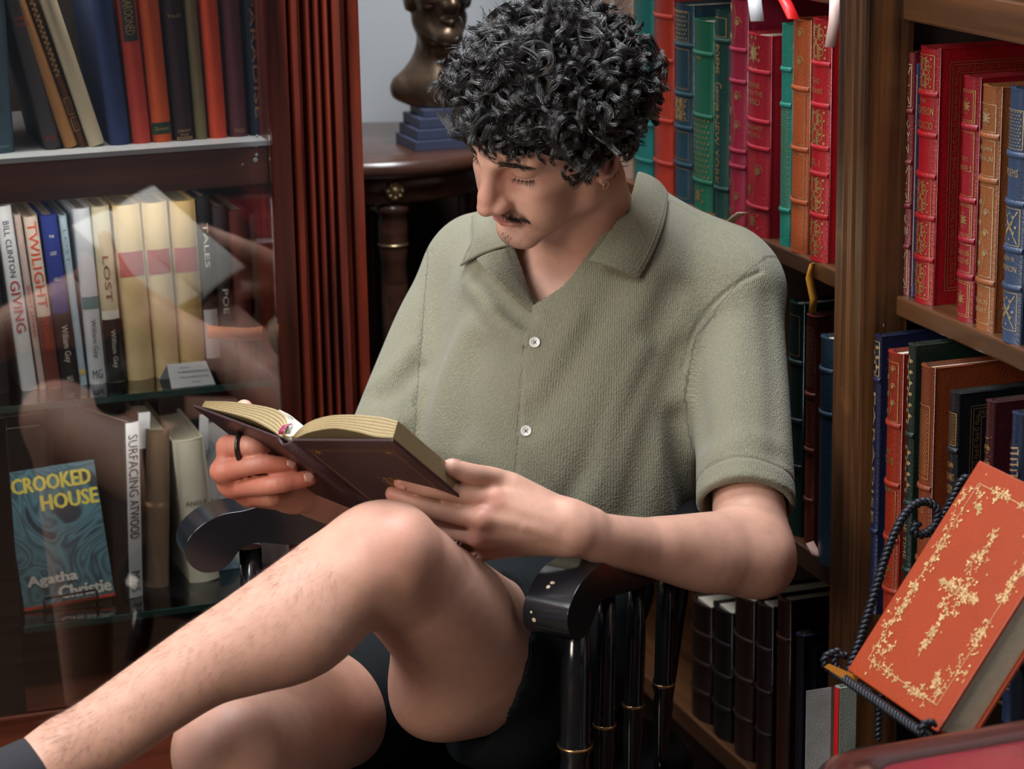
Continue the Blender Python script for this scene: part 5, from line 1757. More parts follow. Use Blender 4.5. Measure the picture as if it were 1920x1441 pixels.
# --- torso (hidden by the shirt), neck and chest
B.group()
B.add(EL(S(1090, 700, 2.865), (0.155, 0.095, 0.215), TA), 0.02)
B.add(EL(S(1030, 940, 2.835), (0.14, 0.095, 0.17), TA), 0.05)
B.add(EL(S(915, 1210, 2.81), (0.145, 0.105, 0.095), TA), 0.05)
B.add(RC(S(900, 520, 2.93), S(1370, 555, 2.84), 0.04, 0.04), 0.05)
B.add(RC(S(1120, 500, 2.86), S(1085, 345, 2.735), 0.060, 0.052), 0.03)      # neck
B.add(RC(S(1210, 440, 2.87), S(1340, 520, 2.84), 0.028, 0.032), 0.04)
B.add(RC(S(1000, 500, 2.83), S(1135, 330, 2.72), 0.012, 0.012), 0.02)       # neck muscle
B.add(RC(S(1015, 545, 2.815), S(940, 560, 2.84), 0.014, 0.010), 0.02)       # collar bones
B.add(RC(S(1040, 545, 2.815), S(1180, 560, 2.80), 0.014, 0.010), 0.02)
# --- head
B.group(0.012)
B.add(hel((0, -.012, .055), (.076, .098, .085)), 0.01)
B.add(hel((0, .035, .055), (.064, .055, .055)), 0.02)
B.add(hel((0, .045, -.012), (.057, .048, .070)), 0.02)
for s in (1, -1):
    B.add(hrc((s * .047, .004, -.055), (s * .014, .076, -.083), .019, .016), 0.02)
    B.add(hrc((s * .055, .0, -.02), (s * .047, .004, -.055), .02, .019), 0.02)
    B.add(hrc((s * .060, .02, .006), (s * .042, .066, .000), .012, .014), 0.016)
    B.add(hel((s * .036, .064, -.035), (.020, .022, .026)), 0.02)
    B.add(hrc((s * .010, .091, .046), (s * .047, .072, .048), .0085, .008), 0.014)
B.add(hel((0, .083, -.082), (.021, .015, .015)), 0.014)
for s in (1, -1):
    B.cut(hel((s * .028, .101, .030), (.017, .017, .0125)), 0.014)
    B.add(hel((s * .031, .0705, .0315), (.0150, .0138, .0135)), 0.006)       # lowered lid over the eye
    fold = [(s * (.031 + .0155 * math.cos(a)), .0715 + .0125 * math.sin(a), .0395 + .0012 * math.sin(a)) for a in np.linspace(.25, 2.7, 7)]
    for i in range(6): B.cut(hrc(fold[i], fold[i + 1], .0004, .0004), 0.003)
    lash = [(s * (.031 + .0168 * math.cos(a)), .0700 + .0155 * math.sin(a) * .9, .0240 + .0006 * math.cos(a)) for a in np.linspace(.15, 2.8, 9)]
    for i in range(8): B.cut(hrc(lash[i], lash[i + 1], .0007, .0007), 0.0025)
# nose
B.add(hrc((0, .0945, .042), (0, .1130, .006), .0080, .0085), 0.012)
B.add(hrc((0, .1125, .006), (0, .1180, -.009), .0085, .0112), 0.008)
B.add(hrc((0, .093, .015), (0, .100, -.010), .008, .0125), 0.012)
for s in (1, -1):
    B.add(hel((s * .0140, .1035, -.0125), (.0068, .0120, .0085)), 0.009)
    B.cut(hrc((s * .0195, .0965, -.004), (s * .0235, .0945, -.0155), .0011, .0011), 0.005)
    B.cut(hel((s * .0065, .1095, -.0225), (.0036, .0062, .0042)), 0.003)
# lips
for s in (1, -1):
    B.add(hrc((0, .0975, -.0395), (s * .012, .0950, -.0392), .0052, .0050), 0.005)
    B.add(hrc((s * .012, .0950, -.0392), (s * .023, .0885, -.0430), .0050, .0028), 0.005)
    B.add(hrc((0, .0960, -.0495), (s * .011, .0937, -.0493), .0060, .0056), 0.006)
    B.add(hrc((s * .011, .0937, -.0493), (s * .021, .0885, -.0455), .0056, .003), 0.006)
    B.cut(hrc((0, .1030, -.0442), (s * .013, .1000, -.0438), .0009, .0009), 0.0025)
    B.cut(hrc((s * .013, .1000, -.0438), (s * .0255, .0915, -.0447), .0009, .0010), 0.0025)
B.cut(hrc((-.012, .0975, -.0625), (.012, .0975, -.0625), .003, .003), 0.012)
# ears
for s in (1, -1):
    Re = rotz(s * -0.35)
    B.add(hel((s * .0775, -.012, .004), (.0055, .0185, .030), Re), 0.004)
    rim = [(s * (.0805 + .004 * (1 - math.sin(a) * .3)), -.012 - .0185 * math.cos(a), .006 + .0285 * math.sin(a)) for a in np.linspace(-1.9, 2.6, 12)]
    for i in range(11): B.add(hrc(rim[i], rim[i + 1], .0032, .0032), 0.003)
    B.add(hel((s * .0775, -.006, -.026), (.0048, .0095, .0105), Re), 0.004)
    B.cut(hel((s * .086, -.006, .0), (.006, .008, .013), Re), 0.004)
    B.add(hel((s * .0775, .006, -.001), (.004, .005, .007)), 0.003)
# --- arms
def hand(fingers, palm, thumb, k=0.0025):
    for ch, rr in palm: B.chain(ch, rr, 0.014)
    B.chain(*thumb, 0.008)
    for ch, rr in fingers: B.chain(ch, rr, k)


B.group(0.02)
wL = S(1082, 995, 2.47)
B.chain([J['shL'], S(1400, 800, 2.72), S(1405, 960, 2.66), J['elL']], [0.033, 0.035, 0.040, 0.040], 0.02)
B.add(RC(J['elL'], S(1432, 1062, 2.645), 0.036, 0.029), 0.02)
B.chain([J['elL'], S(1330, 1040, 2.60), S(1225, 1026, 2.55), S(1140, 1012, 2.50), wL], [0.040, 0.041, 0.031, 0.0265, 0.0245], 0.02)
B.add(RC(S(1390, 1000, 2.63), S(1250, 1015, 2.55), 0.024, 0.018), 0.02)
B.add(RC(S(1110, 975, 2.475), S(1065, 962, 2.465), 0.010, 0.012), 0.015)
mi, mm, mr, mp = S(925, 936, 2.442), S(903, 972, 2.432), S(897, 1004, 2.444), S(905, 1030, 2.470)
B.group(0.012)
hand([([mi, S(832, 918, 2.425), S(785, 909, 2.424), S(754, 903, 2.424)], [.0118, .0103, .0093, .0083]),
      ([mm, S(816, 953, 2.437), S(768, 935, 2.440), S(738, 925, 2.443)], [.0118, .0103, .0093, .0083]),
      ([mr, S(826, 986, 2.462), S(785, 968, 2.470), S(760, 955, 2.474)], [.0112, .0098, .0088, .008]),
      ([mp, S(850, 1020, 2.490), S(815, 1003, 2.495), S(795, 990, 2.498)], [.0102, .0088, .008, .0072])],
     [([wL + (mi - wL) * .15, mi], [.0195, .0125]), ([wL + (mm - wL) * .15, mm], [.0195, .0125]), ([wL + (mr - wL) * .15, mr], [.0195, .012]), ([wL + (mp - wL) * .15, mp], [.0185, .0112]),
      ([S(1060, 975, 2.475), S(960, 915, 2.462)], [.018, .013])],
     ([S(1040, 962, 2.482), S(945, 905, 2.462), S(884, 889, 2.428), S(846, 876, 2.412)], [.018, .0125, .0108, .0088]))
for m_, a_ in ((mi, .0012), (mm, .0028), (mr, .0028), (mp, .002)):
    B.bump(RC(m_ - CF * .008, m_ - CF * .012, .004, .004), a_, 0.007)
for m_ in (mi, mm, mr):       # tendons
    B.bump(RC(m_ - CF * .012 + (wL - m_) * .1, wL - CF * .02 - (wL - m_) * .25, .001, .001), .0012, .0045)
B.bump(RC(S(985, 990, 2.43), S(1130, 1030, 2.46), .001, .001), .0015, .004)   # vein
B.bump(RC(S(1130, 1030, 2.46), S(1260, 1045, 2.52), .001, .001), .0012, .006)

B.group(0.02)
wR = S(548, 912, 2.62)
B.chain([J['shR'], S(790, 760, 2.90), J['elR'], S(650, 935, 2.74), wR], [0.038, 0.036, 0.037, 0.034, 0.024], 0.02)
ni, nm, nr, nP = S(428, 838, 2.502), S(420, 883, 2.500), S(437, 912, 2.515), S(468, 928, 2.540)
B.group(0.012)
hand([([ni, S(468, 836, 2.484), S(490, 841, 2.490), S(502, 845, 2.497)], [.0118, .0112, .0100, .0086]),
      ([nm, S(481, 870, 2.482), S(522, 871, 2.485), S(545, 872, 2.490)], [.0112, .0102, .0090, .0080]),
      ([nr, S(509, 908, 2.484), S(553, 901, 2.488), S(580, 896, 2.492)], [.0110, .0102, .0090, .0080]),
      ([nP, S(506, 932, 2.515), S(528, 926, 2.535), S(540, 918, 2.55)], [.0104, .0094, .0084, .0074])],
     [([wR, ni], [.022, .0125]), ([wR, nm], [.022, .0125]), ([wR, nr], [.021, .012]), ([wR, nP], [.020, .0112])],
     ([S(520, 880, 2.60), S(470, 820, 2.585), S(455, 785, 2.545), S(458, 765, 2.52)], [.018, .0125, .011, .009]))
for m_, a_ in ((nm, .0022), (nr, .0022)):
    B.bump(RC(m_ - CR * .008, m_ - CR * .012, .004, .004), a_, 0.007)

# --- left leg, on top
B.group(0.0)
k = J['knL']
B.chain([J['hipL'], S(905, 1215, 2.575), S(815, 1135, 2.46), k], [0.085, 0.077, 0.064, 0.050], 0.03)
B.add(EL(S(832, 1290, 2.57), (0.050, 0.075, 0.050), TA), 0.05)
B.add(RC(S(702, 1038, 2.350), S(744, 1028, 2.352), 0.037, 0.037), 0.02)
B.add(EL(S(748, 1030, 2.335), (0.024, 0.022, 0.026), TA), 0.02)            # kneecap
B.add(RC(S(800, 1052, 2.40), S(770, 1090, 2.40), 0.028, 0.024), 0.02)
B.chain([k, S(645, 1092, 2.36), S(560, 1168, 2.335), S(470, 1213, 2.315), S(385, 1252, 2.295), S(290, 1317, 2.278), S(200, 1382, 2.262), J['anL']],
        [0.050, 0.050, 0.0535, 0.0445, 0.0370, 0.0330, 0.0310, 0.0290], 0.03)
B.add(RC(S(600, 1080, 2.345), S(130, 1375, 2.25), 0.026, 0.014), 0.03)    # shin bone
B.add(RC(S(670, 1085, 2.325), S(655, 1100, 2.325), 0.016, 0.014), 0.03)
B.chain([J['anL'], S(30, 1465, 2.235), S(-120, 1515, 2.20)], [0.0290, 0.030, 0.020], 0.02)
# --- right leg, underneath
B.group(0.0)
k2 = J['knR']
B.chain([J['hipR'], S(600, 1335, 2.63), k2], [0.085, 0.068, 0.053], 0.03)
B.add(EL(S(400, 1398, 2.405), (0.026, 0.024, 0.03), TA), 0.02)
an2 = np.array([k2[0] - 0.02 * TF[0], k2[1] - 0.02 * TF[1], 0.095])
B.chain([k2, k2 + np.array([0, 0, -.1]) - TF * .02, an2], [0.052, 0.055, 0.032], 0.03)
B.chain([an2, an2 + TF * .03 + np.array([0, 0, -.055]), an2 + TF * .16 + np.array([0, 0, -.068])], [0.032, 0.034, 0.024], 0.03)

# ---- skin shader driven by painted skin tones (albedo: lips, knuckles, stubble shade; painted shadow: right hand, inner eyes)
m_skin, nt, b = new_mat('skin')
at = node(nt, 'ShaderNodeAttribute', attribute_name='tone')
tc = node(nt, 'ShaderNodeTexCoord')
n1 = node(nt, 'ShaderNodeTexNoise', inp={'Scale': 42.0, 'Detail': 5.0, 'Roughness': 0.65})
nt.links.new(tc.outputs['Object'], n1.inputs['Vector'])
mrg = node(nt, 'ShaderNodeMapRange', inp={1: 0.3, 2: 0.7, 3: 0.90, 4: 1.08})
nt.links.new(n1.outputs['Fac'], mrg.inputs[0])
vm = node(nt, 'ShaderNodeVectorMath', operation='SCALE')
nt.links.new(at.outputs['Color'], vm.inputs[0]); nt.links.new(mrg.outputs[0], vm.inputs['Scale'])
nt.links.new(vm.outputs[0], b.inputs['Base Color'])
b.inputs['Roughness'].default_value = 0.48
b.inputs['Specular IOR Level'].default_value = 0.42
b.inputs['Subsurface Weight'].default_value = 0.22
b.inputs['Subsurface Radius'].default_value = (1.0, 0.35, 0.2)
b.inputs['Subsurface Scale'].default_value = 0.008
n2 = node(nt, 'ShaderNodeTexNoise', inp={'Scale': 900.0, 'Detail': 2.0})
n3 = node(nt, 'ShaderNodeTexVoronoi', inp={'Scale': 700.0})
nt.links.new(tc.outputs['Object'], n2.inputs['Vector']); nt.links.new(tc.outputs['Object'], n3.inputs['Vector'])
ad = node(nt, 'ShaderNodeMath', operation='ADD')
nt.links.new(n2.outputs['Fac'], ad.inputs[0]); nt.links.new(n3.outputs['Distance'], ad.inputs[1])
bp = node(nt, 'ShaderNodeBump', inp={'Strength': 0.12, 'Distance': 0.0006})
nt.links.new(ad.outputs[0], bp.inputs['Height']); nt.links.new(bp.outputs[0], b.inputs['Normal'])


def detail_zone(C):
    Hh = to_head(C)
    face = (Hh[:, 1] > 0.03) & (np.abs(Hh[:, 0]) < .062) & (Hh[:, 2] < .07) & (Hh[:, 2] > -.12)
    ear = (Hh[:, 0] > .06) & (np.abs(Hh[:, 1]) < .045) & (np.abs(Hh[:, 2]) < .045)
    hl = np.linalg.norm(C - S(850, 940, 2.44), axis=1) < 0.095
    hr_ = np.linalg.norm(C - S(480, 880, 2.51), axis=1) < 0.08
    return face | ear | hl | hr_


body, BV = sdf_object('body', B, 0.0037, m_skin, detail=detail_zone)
keep_world(body, person)

tone = np.tile(np.array([0.55, 0.305, 0.225]), (len(BV), 1))


def paint(c, r, col, amt=1.0, soft=0.5):
    c = np.asarray(c, float)
    d = np.linalg.norm(BV - c, axis=1) / r
    w = (np.clip((1 - d) / soft, 0, 1) * amt)[:, None]
    tone[:] = tone * (1 - w) + np.array(col) * w


def paint_seg(a, bb, r, col, amt=1.0, soft=0.5):
    d = prim_d(RC(a, bb, 0, 0), BV) / r
    w = (np.clip((1 - d) / soft, 0, 1) * amt)[:, None]
    tone[:] = tone * (1 - w) + np.array(col) * w


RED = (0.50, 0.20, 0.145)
for c in (mi, mm, mr, mp): paint(c - CF * .01, .022, RED, .6, .9)
for c in (ni, nm, nr, nP, S(502, 845, 2.5), S(545, 872, 2.49), S(580, 894, 2.49), S(500, 900, 2.49)): paint(c, .045, (0.46, 0.135, 0.085), .9, .9)  # right hand: red shade under the book painted into the skin
paint(S(745, 1012, 2.33), .06, RED, .45, .9)
paint(S(395, 1395, 2.40), .06, RED, .4, .9)
for c in (S(752, 903, 2.42), S(736, 924, 2.44)): paint(c, .025, RED, .8, .9)
paint_seg(hp(0, .105, .01), hp(0, .12, -.01), .026, RED, .55, .9)
for s in (1, -1):
    paint(hp(s * .045, .07, -.005), .03, RED, .25, .9)
    paint_seg(hp(s * .016, .09, .028), hp(s * .022, .086, .016), .015, (0.36, 0.12, 0.085), .65, .9)  # dark red shadow beside the nose painted in at the inner eye
    paint_seg(hp(0, .1025, -.0400), hp(s * .021, .092, -.0432), .0060, (0.46, 0.17, 0.14), .9, .4)
    paint_seg(hp(0, .1015, -.0495), hp(s * .018, .092, -.0463), .0072, (0.48, 0.18, 0.15), .9, .4)
    paint_seg(hp(0, .103, -.0442), hp(s * .024, .092, -.0447), .0022, (0.14, 0.05, 0.04), .7, .8)
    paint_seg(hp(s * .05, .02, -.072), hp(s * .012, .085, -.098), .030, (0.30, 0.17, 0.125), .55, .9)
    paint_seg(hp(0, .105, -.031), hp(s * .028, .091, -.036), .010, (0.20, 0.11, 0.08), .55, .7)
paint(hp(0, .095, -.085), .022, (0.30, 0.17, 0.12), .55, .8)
paint(hp(.085, -.01, .0), .035, RED, .6, .8)
paint_seg(S(1180, 330, 2.75), S(1110, 470, 2.76), .05, RED, .45, .9)
paint(hp(.056, .046, .0075), .0022, (0.12, 0.05, 0.03), .9, .5)            # mole on the cheek
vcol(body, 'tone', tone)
# ---------------------------------------------------------------- shirt
m_shirt, nt, b = new_mat('sage_knit')
at = node(nt, 'ShaderNodeAttribute', attribute_name='knit')
sx = node(nt, 'ShaderNodeSeparateXYZ')
nt.links.new(at.outputs['Vector'], sx.inputs[0])
tc = node(nt, 'ShaderNodeTexCoord')
nz = node(nt, 'ShaderNodeTexNoise', inp={'Scale': 420.0, 'Detail': 3.0, 'Roughness': 0.7})
mp = node(nt, 'ShaderNodeMapping')
mp.inputs['Scale'].default_value = (1.0, 0.55, 1.0)
nt.links.new(at.outputs['Vector'], mp.inputs[0])
nt.links.new(mp.outputs[0], nz.inputs['Vector'])
# ribs: sine across, broken up along the wale
wob = node(nt, 'ShaderNodeMath', operation='MULTIPLY_ADD', inp={1: 4.5})
rib = node(nt, 'ShaderNodeMath', operation='MULTIPLY', inp={1: 2 * math.pi / 0.0026})
nt.links.new(sx.outputs[0], rib.inputs[0])
nt.links.new(nz.outputs['Fac'], wob.inputs[0]); nt.links.new(rib.outputs[0], wob.inputs[2])
sn = node(nt, 'ShaderNodeMath', operation='SINE')
nt.links.new(wob.outputs[0], sn.inputs[0])
vx = node(nt, 'ShaderNodeTexVoronoi', inp={'Scale': 620.0})
mp2 = node(nt, 'ShaderNodeMapping'); mp2.inputs['Scale'].default_value = (1.0, 0.7, 1.0)
nt.links.new(at.outputs['Vector'], mp2.inputs[0]); nt.links.new(mp2.outputs[0], vx.inputs['Vector'])
hsum = node(nt, 'ShaderNodeMath', operation='MULTIPLY_ADD', inp={1: 0.22})
nt.links.new(sn.outputs[0], hsum.inputs[0]); nt.links.new(vx.outputs['Distance'], hsum.inputs[2])
bp = node(nt, 'ShaderNodeBump', inp={'Strength': 0.75, 'Distance': 0.0009})
nt.links.new(hsum.outputs[0], bp.inputs['Height']); nt.links.new(bp.outputs[0], b.inputs['Normal'])
cm = node(nt, 'ShaderNodeMapRange', inp={1: -0.2, 2: 0.9, 3: 0.86, 4: 1.10})
nt.links.new(hsum.outputs[0], cm.inputs[0])
vm = node(nt, 'ShaderNodeVectorMath', operation='SCALE')
vm.inputs[0].default_value = (0.192, 0.184, 0.130)
nt.links.new(cm.outputs[0], vm.inputs['Scale'])
nt.links.new(vm.outputs[0], b.inputs['Base Color'])
b.inputs['Roughness'].default_value = 0.92
b.inputs['Specular IOR Level'].default_value = 0.12
b.inputs['Sheen Weight'].default_value = 0.18
b.inputs['Sheen Roughness'].default_value = 0.5

W = Body()
# torso of the shirt
W.group()
W.add(EL(S(1088, 700, 2.855), (0.172, 0.118, 0.235), TA), 0.02)
W.add(EL(S(1032, 935, 2.82), (0.163, 0.122, 0.205), TA), 0.07)
W.add(RC(S(900, 515, 2.93), S(1372, 548, 2.83), 0.054, 0.055), 0.05)
W.add(RC(S(1215, 415, 2.88), S(1352, 495, 2.84), 0.034, 0.044), 0.05)
W.add(RC(S(1000, 440, 2.90), S(895, 480, 2.93), 0.030, 0.044), 0.05)
W.add(RC(S(1125, 470, 2.87), S(1120, 560, 2.87), 0.080, 0.09), 0.05)
# folds hanging from the shoulder and pulled across the belly
def fold(pix, amp, w, base):
    pix = CH([(a, b_, 0) for a, b_ in pix], [0] * len(pix), 4)[1][:, :2]
    P = [base.cast(*q) for q in pix]
    P = list(np.array([P[0]] + [(P[i - 1] + 2 * P[i] + P[i + 1]) / 4 for i in range(1, len(P) - 1)] + [P[-1]]))
    W.bump(('ch', np.array(P), np.full(len(P), .001)), amp * 1.3, w)
    for i in range(0):
        W.bump(RC(P[i], P[i + 1], 0.001, 0.001), amp * 1.45, w)


_base = Body(); _base.groups = [(0, list(W.groups[0][1]))]
for pix, amp, w in (
    ([(1262, 545), (1215, 665), (1160, 770), (1120, 860), (1065, 960)], -.0075, .017),
    ([(1215, 650), (1172, 735), (1141, 815), (1112, 903), (1080, 955)], .0065, .013),
    ([(1275, 660), (1235, 760), (1205, 860), (1180, 960)], -.006, .016),
    ([(1150, 545), (1100, 620), (1040, 715), (1000, 790)], -.0040, .020),
    ([(1085, 600), (1040, 680), (1010, 730)], .0030, .012),
    ([(880, 620), (850, 680), (825, 760), (822, 840)], .006, .018),
    ([(905, 660), (880, 730), (870, 820)], -.004, .016),
    ([(940, 590), (960, 660)], -.004, .014),
    ([(905, 545), (930, 590), (975, 640)], .005, .012),
    ([(1270, 790), (1275, 870), (1290, 960)], -.010, .016),
    ([(1020, 830), (1060, 900), (1100, 950)], .004, .016), ([(898, 512), (925, 540), (955, 575), (985, 598)], -.008, .009), ([(880, 530), (915, 575), (950, 612)], .004, .012),
    ([(880, 840), (930, 880), (960, 940)], .004, .018)):
    fold(pix, amp, w, _base)
W.keep(PL(S(1000, 1052, 2.72), unit(np.array([0, 0, -1.0]) + TF * .25)), 0.006)
# open neck
for dd in (0.0, 0.03, 0.06, 0.10):
    W.cut(CH([S(1003, 578, 2.74 + dd), S(1008, 545, 2.745 + dd), S(1035, 480, 2.76 + dd), S(1085, 400, 2.78 + dd), S(1105, 330, 2.80 + dd)], [.001, .016, .045, .056, .060]), 0.003)
# tail of the shirt hanging beside him inside the chair
W.groups.append((0.02, []))
W.add(EL(S(1120, 1130, 2.80), (0.05, 0.10, 0.125), TA), 0.02)
W.keep(PL(S(1150, 1330, 2.80), (0, 0, -1.0)), 0.004)
# left sleeve
W.group(0.034)
arm0, arm1 = S(1378, 552, 2.80), S(1398, 935, 2.665)
ax1 = unit(arm1 - S(1392, 760, 2.735))
W.add(CH([arm0, S(1386, 660, 2.775), S(1394, 800, 2.72), arm1 + ax1 * .05], [.053, .053, .053, .0545]), 0.02)
for pix, amp, w in (([(1330, 600), (1310, 700), (1318, 820)], -.004, .014), ([(1440, 560), (1452, 700), (1455, 850)], -.003, .014),
                    ([(1380, 620), (1370, 740), (1385, 880)], .003, .02), ([(1340, 850), (1400, 820), (1460, 830)], .002, .012)):
    _b2 = Body(); _b2.groups = [(0, [o for o in W.groups[2][1] if o[0] == '+'])]
    fold(pix, amp, w, _b2)
hemL = S(1398, 950, 2.665)
hnL = unit(ax1 + CR * -.03)
W.func(lambda g, X: g + .0016 * np.exp(-(((X - hemL) @ hnL + .0245) / .0016) ** 2))
W.keep(PL(hemL, hnL), 0.003)
W.cut(CH([hemL - hnL * .06, hemL + hnL * .03], [.040, .0500]), 0.003)
# right sleeve
W.group(0.026)
armr0, armr1 = S(872, 528, 2.93), S(742, 815, 2.845)
axr = unit(armr1 - S(800, 690, 2.89))
W.add(CH([armr0, S(826, 600, 2.915), S(775, 715, 2.88), armr1 + axr * .05], [.050, .050, .049, .050]), 0.02)
_b2 = Body(); _b2.groups = [(0, list(W.groups[3][1]))]
fold([(785, 690), (745, 728), (715, 745)], -.005, .010, _b2)
fold([(770, 650), (735, 690), (700, 720)], .003, .010, _b2)
fold([(790, 730), (770, 780), (720, 800)], .003, .012, _b2)
hemR = S(738, 838, 2.845)
W.keep(PL(hemR, axr), 0.003)
W.cut(CH([hemR - axr * .06, hemR + axr * .03], [.038, .045]), 0.003)
SEAMS = []
# seams: groove along armhole and yoke, raised front edge
def seam(pix, base, amp=-.0022, w=.0022):
    P = [base.cast(*q) for q in pix]
    pts = CH(P, [.0005] * len(P), 4)
    SEAMS.append(pts)
    W.bump(pts, amp, w)


_all = Body(); _all.groups = list(W.groups)
W.groups = [(0.0, [('f', (lambda gr: (lambda g, X: Body.run(gr, X)))(list(W.groups)), 0)])]


class ShirtBody(Body):
    """the shirt pieces first, then seams over all of them"""
    def __init__(self, pieces):
        self.pieces, self.groups, self.ops = pieces, pieces.groups, []

    def culled(self, c, R):
        gr = Body.culled(self.pieces, c, R)
        if not gr: return []
        ops = []
        for o in self.ops:
            if o[0] == 'f': ops.append(o); continue
            t = Body(); t.groups = [(0, [('+', RC(c, c, .01, .01), 0), o])]
            ops += [q for q in Body.culled(t, c, R)[0][1] if q[0] == 'd']
        return [(0.0, [('f', lambda g, X: Body.run(gr, X), 0)] + ops + [('+', RC((0, 0, 50), (0, 0, 50), .01, .01), 0)])]

    def sd(self, X):
        return Body.run([(0, [('f', lambda g, Y: Body.run(self.pieces.groups, Y), 0)] + self.ops)], np.asarray(X, float))

    def bump(self, p, amp, w): self.ops.append(('d', p, (amp, w))); return self


W = ShirtBody(_all)
seam([(1428, 508), (1385, 530), (1335, 572), (1300, 625), (1280, 690)], _all, -.0018, .0022)
seam([(1250, 372), (1300, 400), (1352, 432), (1400, 470), (1428, 505)], _all, -.0018, .0022)
seam([(808, 470), (795, 560), (790, 650), (780, 740), (776, 830)], _all, -.0022, .0025)
PK = [_all.cast(*q) for q in ((1003, 580), (992, 615), (984, 660), (979, 720), (975, 790), (971, 860), (966, 940), (962, 1010))]
PKp = np.array(PK)
seam([(1003, 580), (992, 615), (984, 660), (979, 720), (975, 790), (971, 860), (966, 940), (962, 1010)], _all, -.0030, .0016)
_o = np.argsort(PKp[:, 2])


def placket(g, X):
    s = (X - np.stack([np.interp(X[:, 2], PKp[_o, 2], PKp[_o, i]) for i in range(3)], 1)) @ TL
    ok = (X[:, 2] < PKp[0, 2]) & ((X - S(1000, 800, 2.82)) @ TF > 0)
    step = np.clip(s / .0012 + .5, 0, 1) * np.clip(1 - (s - .008) / .05, 0, 1)
    return g - np.where(ok, .0022 * step, 0)


W.ops.append(('f', placket, 0))


def seam_zone(C):
    m = np.abs((C - hemL) @ hnL + .0245) < .006
    m &= np.linalg.norm(C - hemL, axis=1) < .08
    for q in SEAMS:
        c, r = prim_bound(q)
        k = np.flatnonzero(np.linalg.norm(C - c, axis=1) < r + .012)
        k = k[prim_d(q, C[k]) < .0075]
        m[k] = True
    return m


shirt, WV = sdf_object('shirt', W, 0.0040, m_shirt, detail=seam_zone)
keep_world(shirt, person)
_c = (WV - S(1050, 700, 2.82))


def knit_coords(V, o):
    c = V - S(1050, 700, 2.82)
    ang = np.arctan2(c @ TL, np.maximum(c @ TF, -.2) + .22)
    a = np.stack([ang * .30, c[:, 2], np.zeros(len(V))], 1)
    if o.name.startswith('shirt'):
        gs = _all.groups
        d = np.stack([Body.run([(0, [q for q in gs[i][1] if q[0] == '+' and q[1][0] in ('rc', 'el', 'ch')])], V) for i in (0, 2, 3)], 1)
        for col, (p0, ax, sm) in ((1, (arm0, ax1, SEAMS[0])), (2, (armr0, axr, SEAMS[2]))):
            P_ = sm[1]; mid_ = P_.mean(0)                                  # the grain turns at the armhole seam
            n_ = unit(np.cross(P_[-1] - P_[0], W.normal(mid_)))
            if n_ @ ax < 0 and col == 1: n_ = -n_
            if col == 2 and n_ @ TL > 0: n_ = -n_
            m = ((V - mid_) @ n_ > 0) & (d[:, col] < d[:, 0] + .008) & (d[:, col] < d[:, 3 - col])
            r = V[m] - p0
            e1 = unit(TL - ax * (TL @ ax)); e2 = np.cross(ax, e1)
            th = np.arctan2(r @ e1, -(r @ e2) * np.sign(e2 @ -CF) * -1)
            a[m] = np.stack([th * .055, r @ ax, np.full(m.sum(), .5)], 1)
    vcol(o, 'knit', a)


knit_coords(WV, shirt)


# ---------------------------------------------------------------- collar and lapel: thick cloth patches between two edges
def cloth_patch(name, edge_a, edge_b, bulge, thick=0.0042, nu=26, nv=10, parent=None, stitch=True):
    def cr(P, n):
        q = CH(P, [0.0] * len(P), 12)[1]
        L = np.concatenate([[0], np.cumsum(np.linalg.norm(np.diff(q, axis=0), axis=1))])
        return np.stack([np.interp(np.linspace(0, L[-1], n), L, q[:, i]) for i in range(3)], 1)
    A, Bc = cr(edge_a, nu), cr(edge_b, nu)
    G = np.zeros((nu, nv, 3))
    for j in range(nv):
        t = j / (nv - 1)
        G[:, j] = A * (1 - t) + Bc * t
    du = np.gradient(G, axis=0); dv = np.gradient(G, axis=1)
    N = np.cross(du, dv)
    N /= np.linalg.norm(N, axis=2)[:, :, None] + 1e-9
    if (N.mean((0, 1)) @ -CF) < 0: N = -N
    tt = np.linspace(0, 1, nv)
    G = G + N * (bulge * np.sin(np.pi * tt) )[None, :, None]
    V = np.concatenate([(G + N * thick / 2).reshape(-1, 3), (G - N * thick / 2).reshape(-1, 3)])
    n = nu * nv
    fs = []
    for i in range(nu - 1):
        for j in range(nv - 1):
            q = (i * nv + j, (i + 1) * nv + j, (i + 1) * nv + j + 1, i * nv + j + 1)
            fs.append(q); fs.append(tuple(n + x for x in q[::-1]))
    rim = [i * nv for i in range(nu)] + [(nu - 1) * nv + j for j in range(1, nv)] + [i * nv + nv - 1 for i in range(nu - 2, -1, -1)] + [j for j in range(nv - 2, 0, -1)]
    for a, c in zip(rim, rim[1:] + rim[:1]):
        fs.append((a, n + a, n + c, c))
    o = mesh_obj(name, V, fs, m_shirt, None, True)
    bm = bmesh.new(); bm.from_mesh(o.data); bmesh.ops.recalc_face_normals(bm, faces=bm.faces[:]); bm.to_mesh(o.data); bm.free()
    md = o.modifiers.new('bevel', 'BEVEL'); md.width = thick * .35; md.segments = 2; md.limit_method = 'ANGLE'
    UV = np.zeros((nu, nv, 3)); UV[:, :, 0] = (np.arange(nu) / (nu - 1) * np.linalg.norm(np.diff(Bc, axis=0), axis=1).sum())[:, None]; UV[:, :, 1] = (tt * np.linalg.norm(A - Bc, axis=1).mean())[None]
    vcol(o, 'knit', np.concatenate([UV.reshape(-1, 3)] * 2))
    keep_world(o, parent or person)
    if stitch:      # a line of stitching just inside the outer edge
        k = int(nv * .8)
        pts = [G[i, k] + N[i, k] * (thick / 2 + .0001) for i in range(1, nu - 1)]
        s = MB().tube(pts, .0006, 5).build('stitching', m_thread)
        keep_world(s, o)
    return o


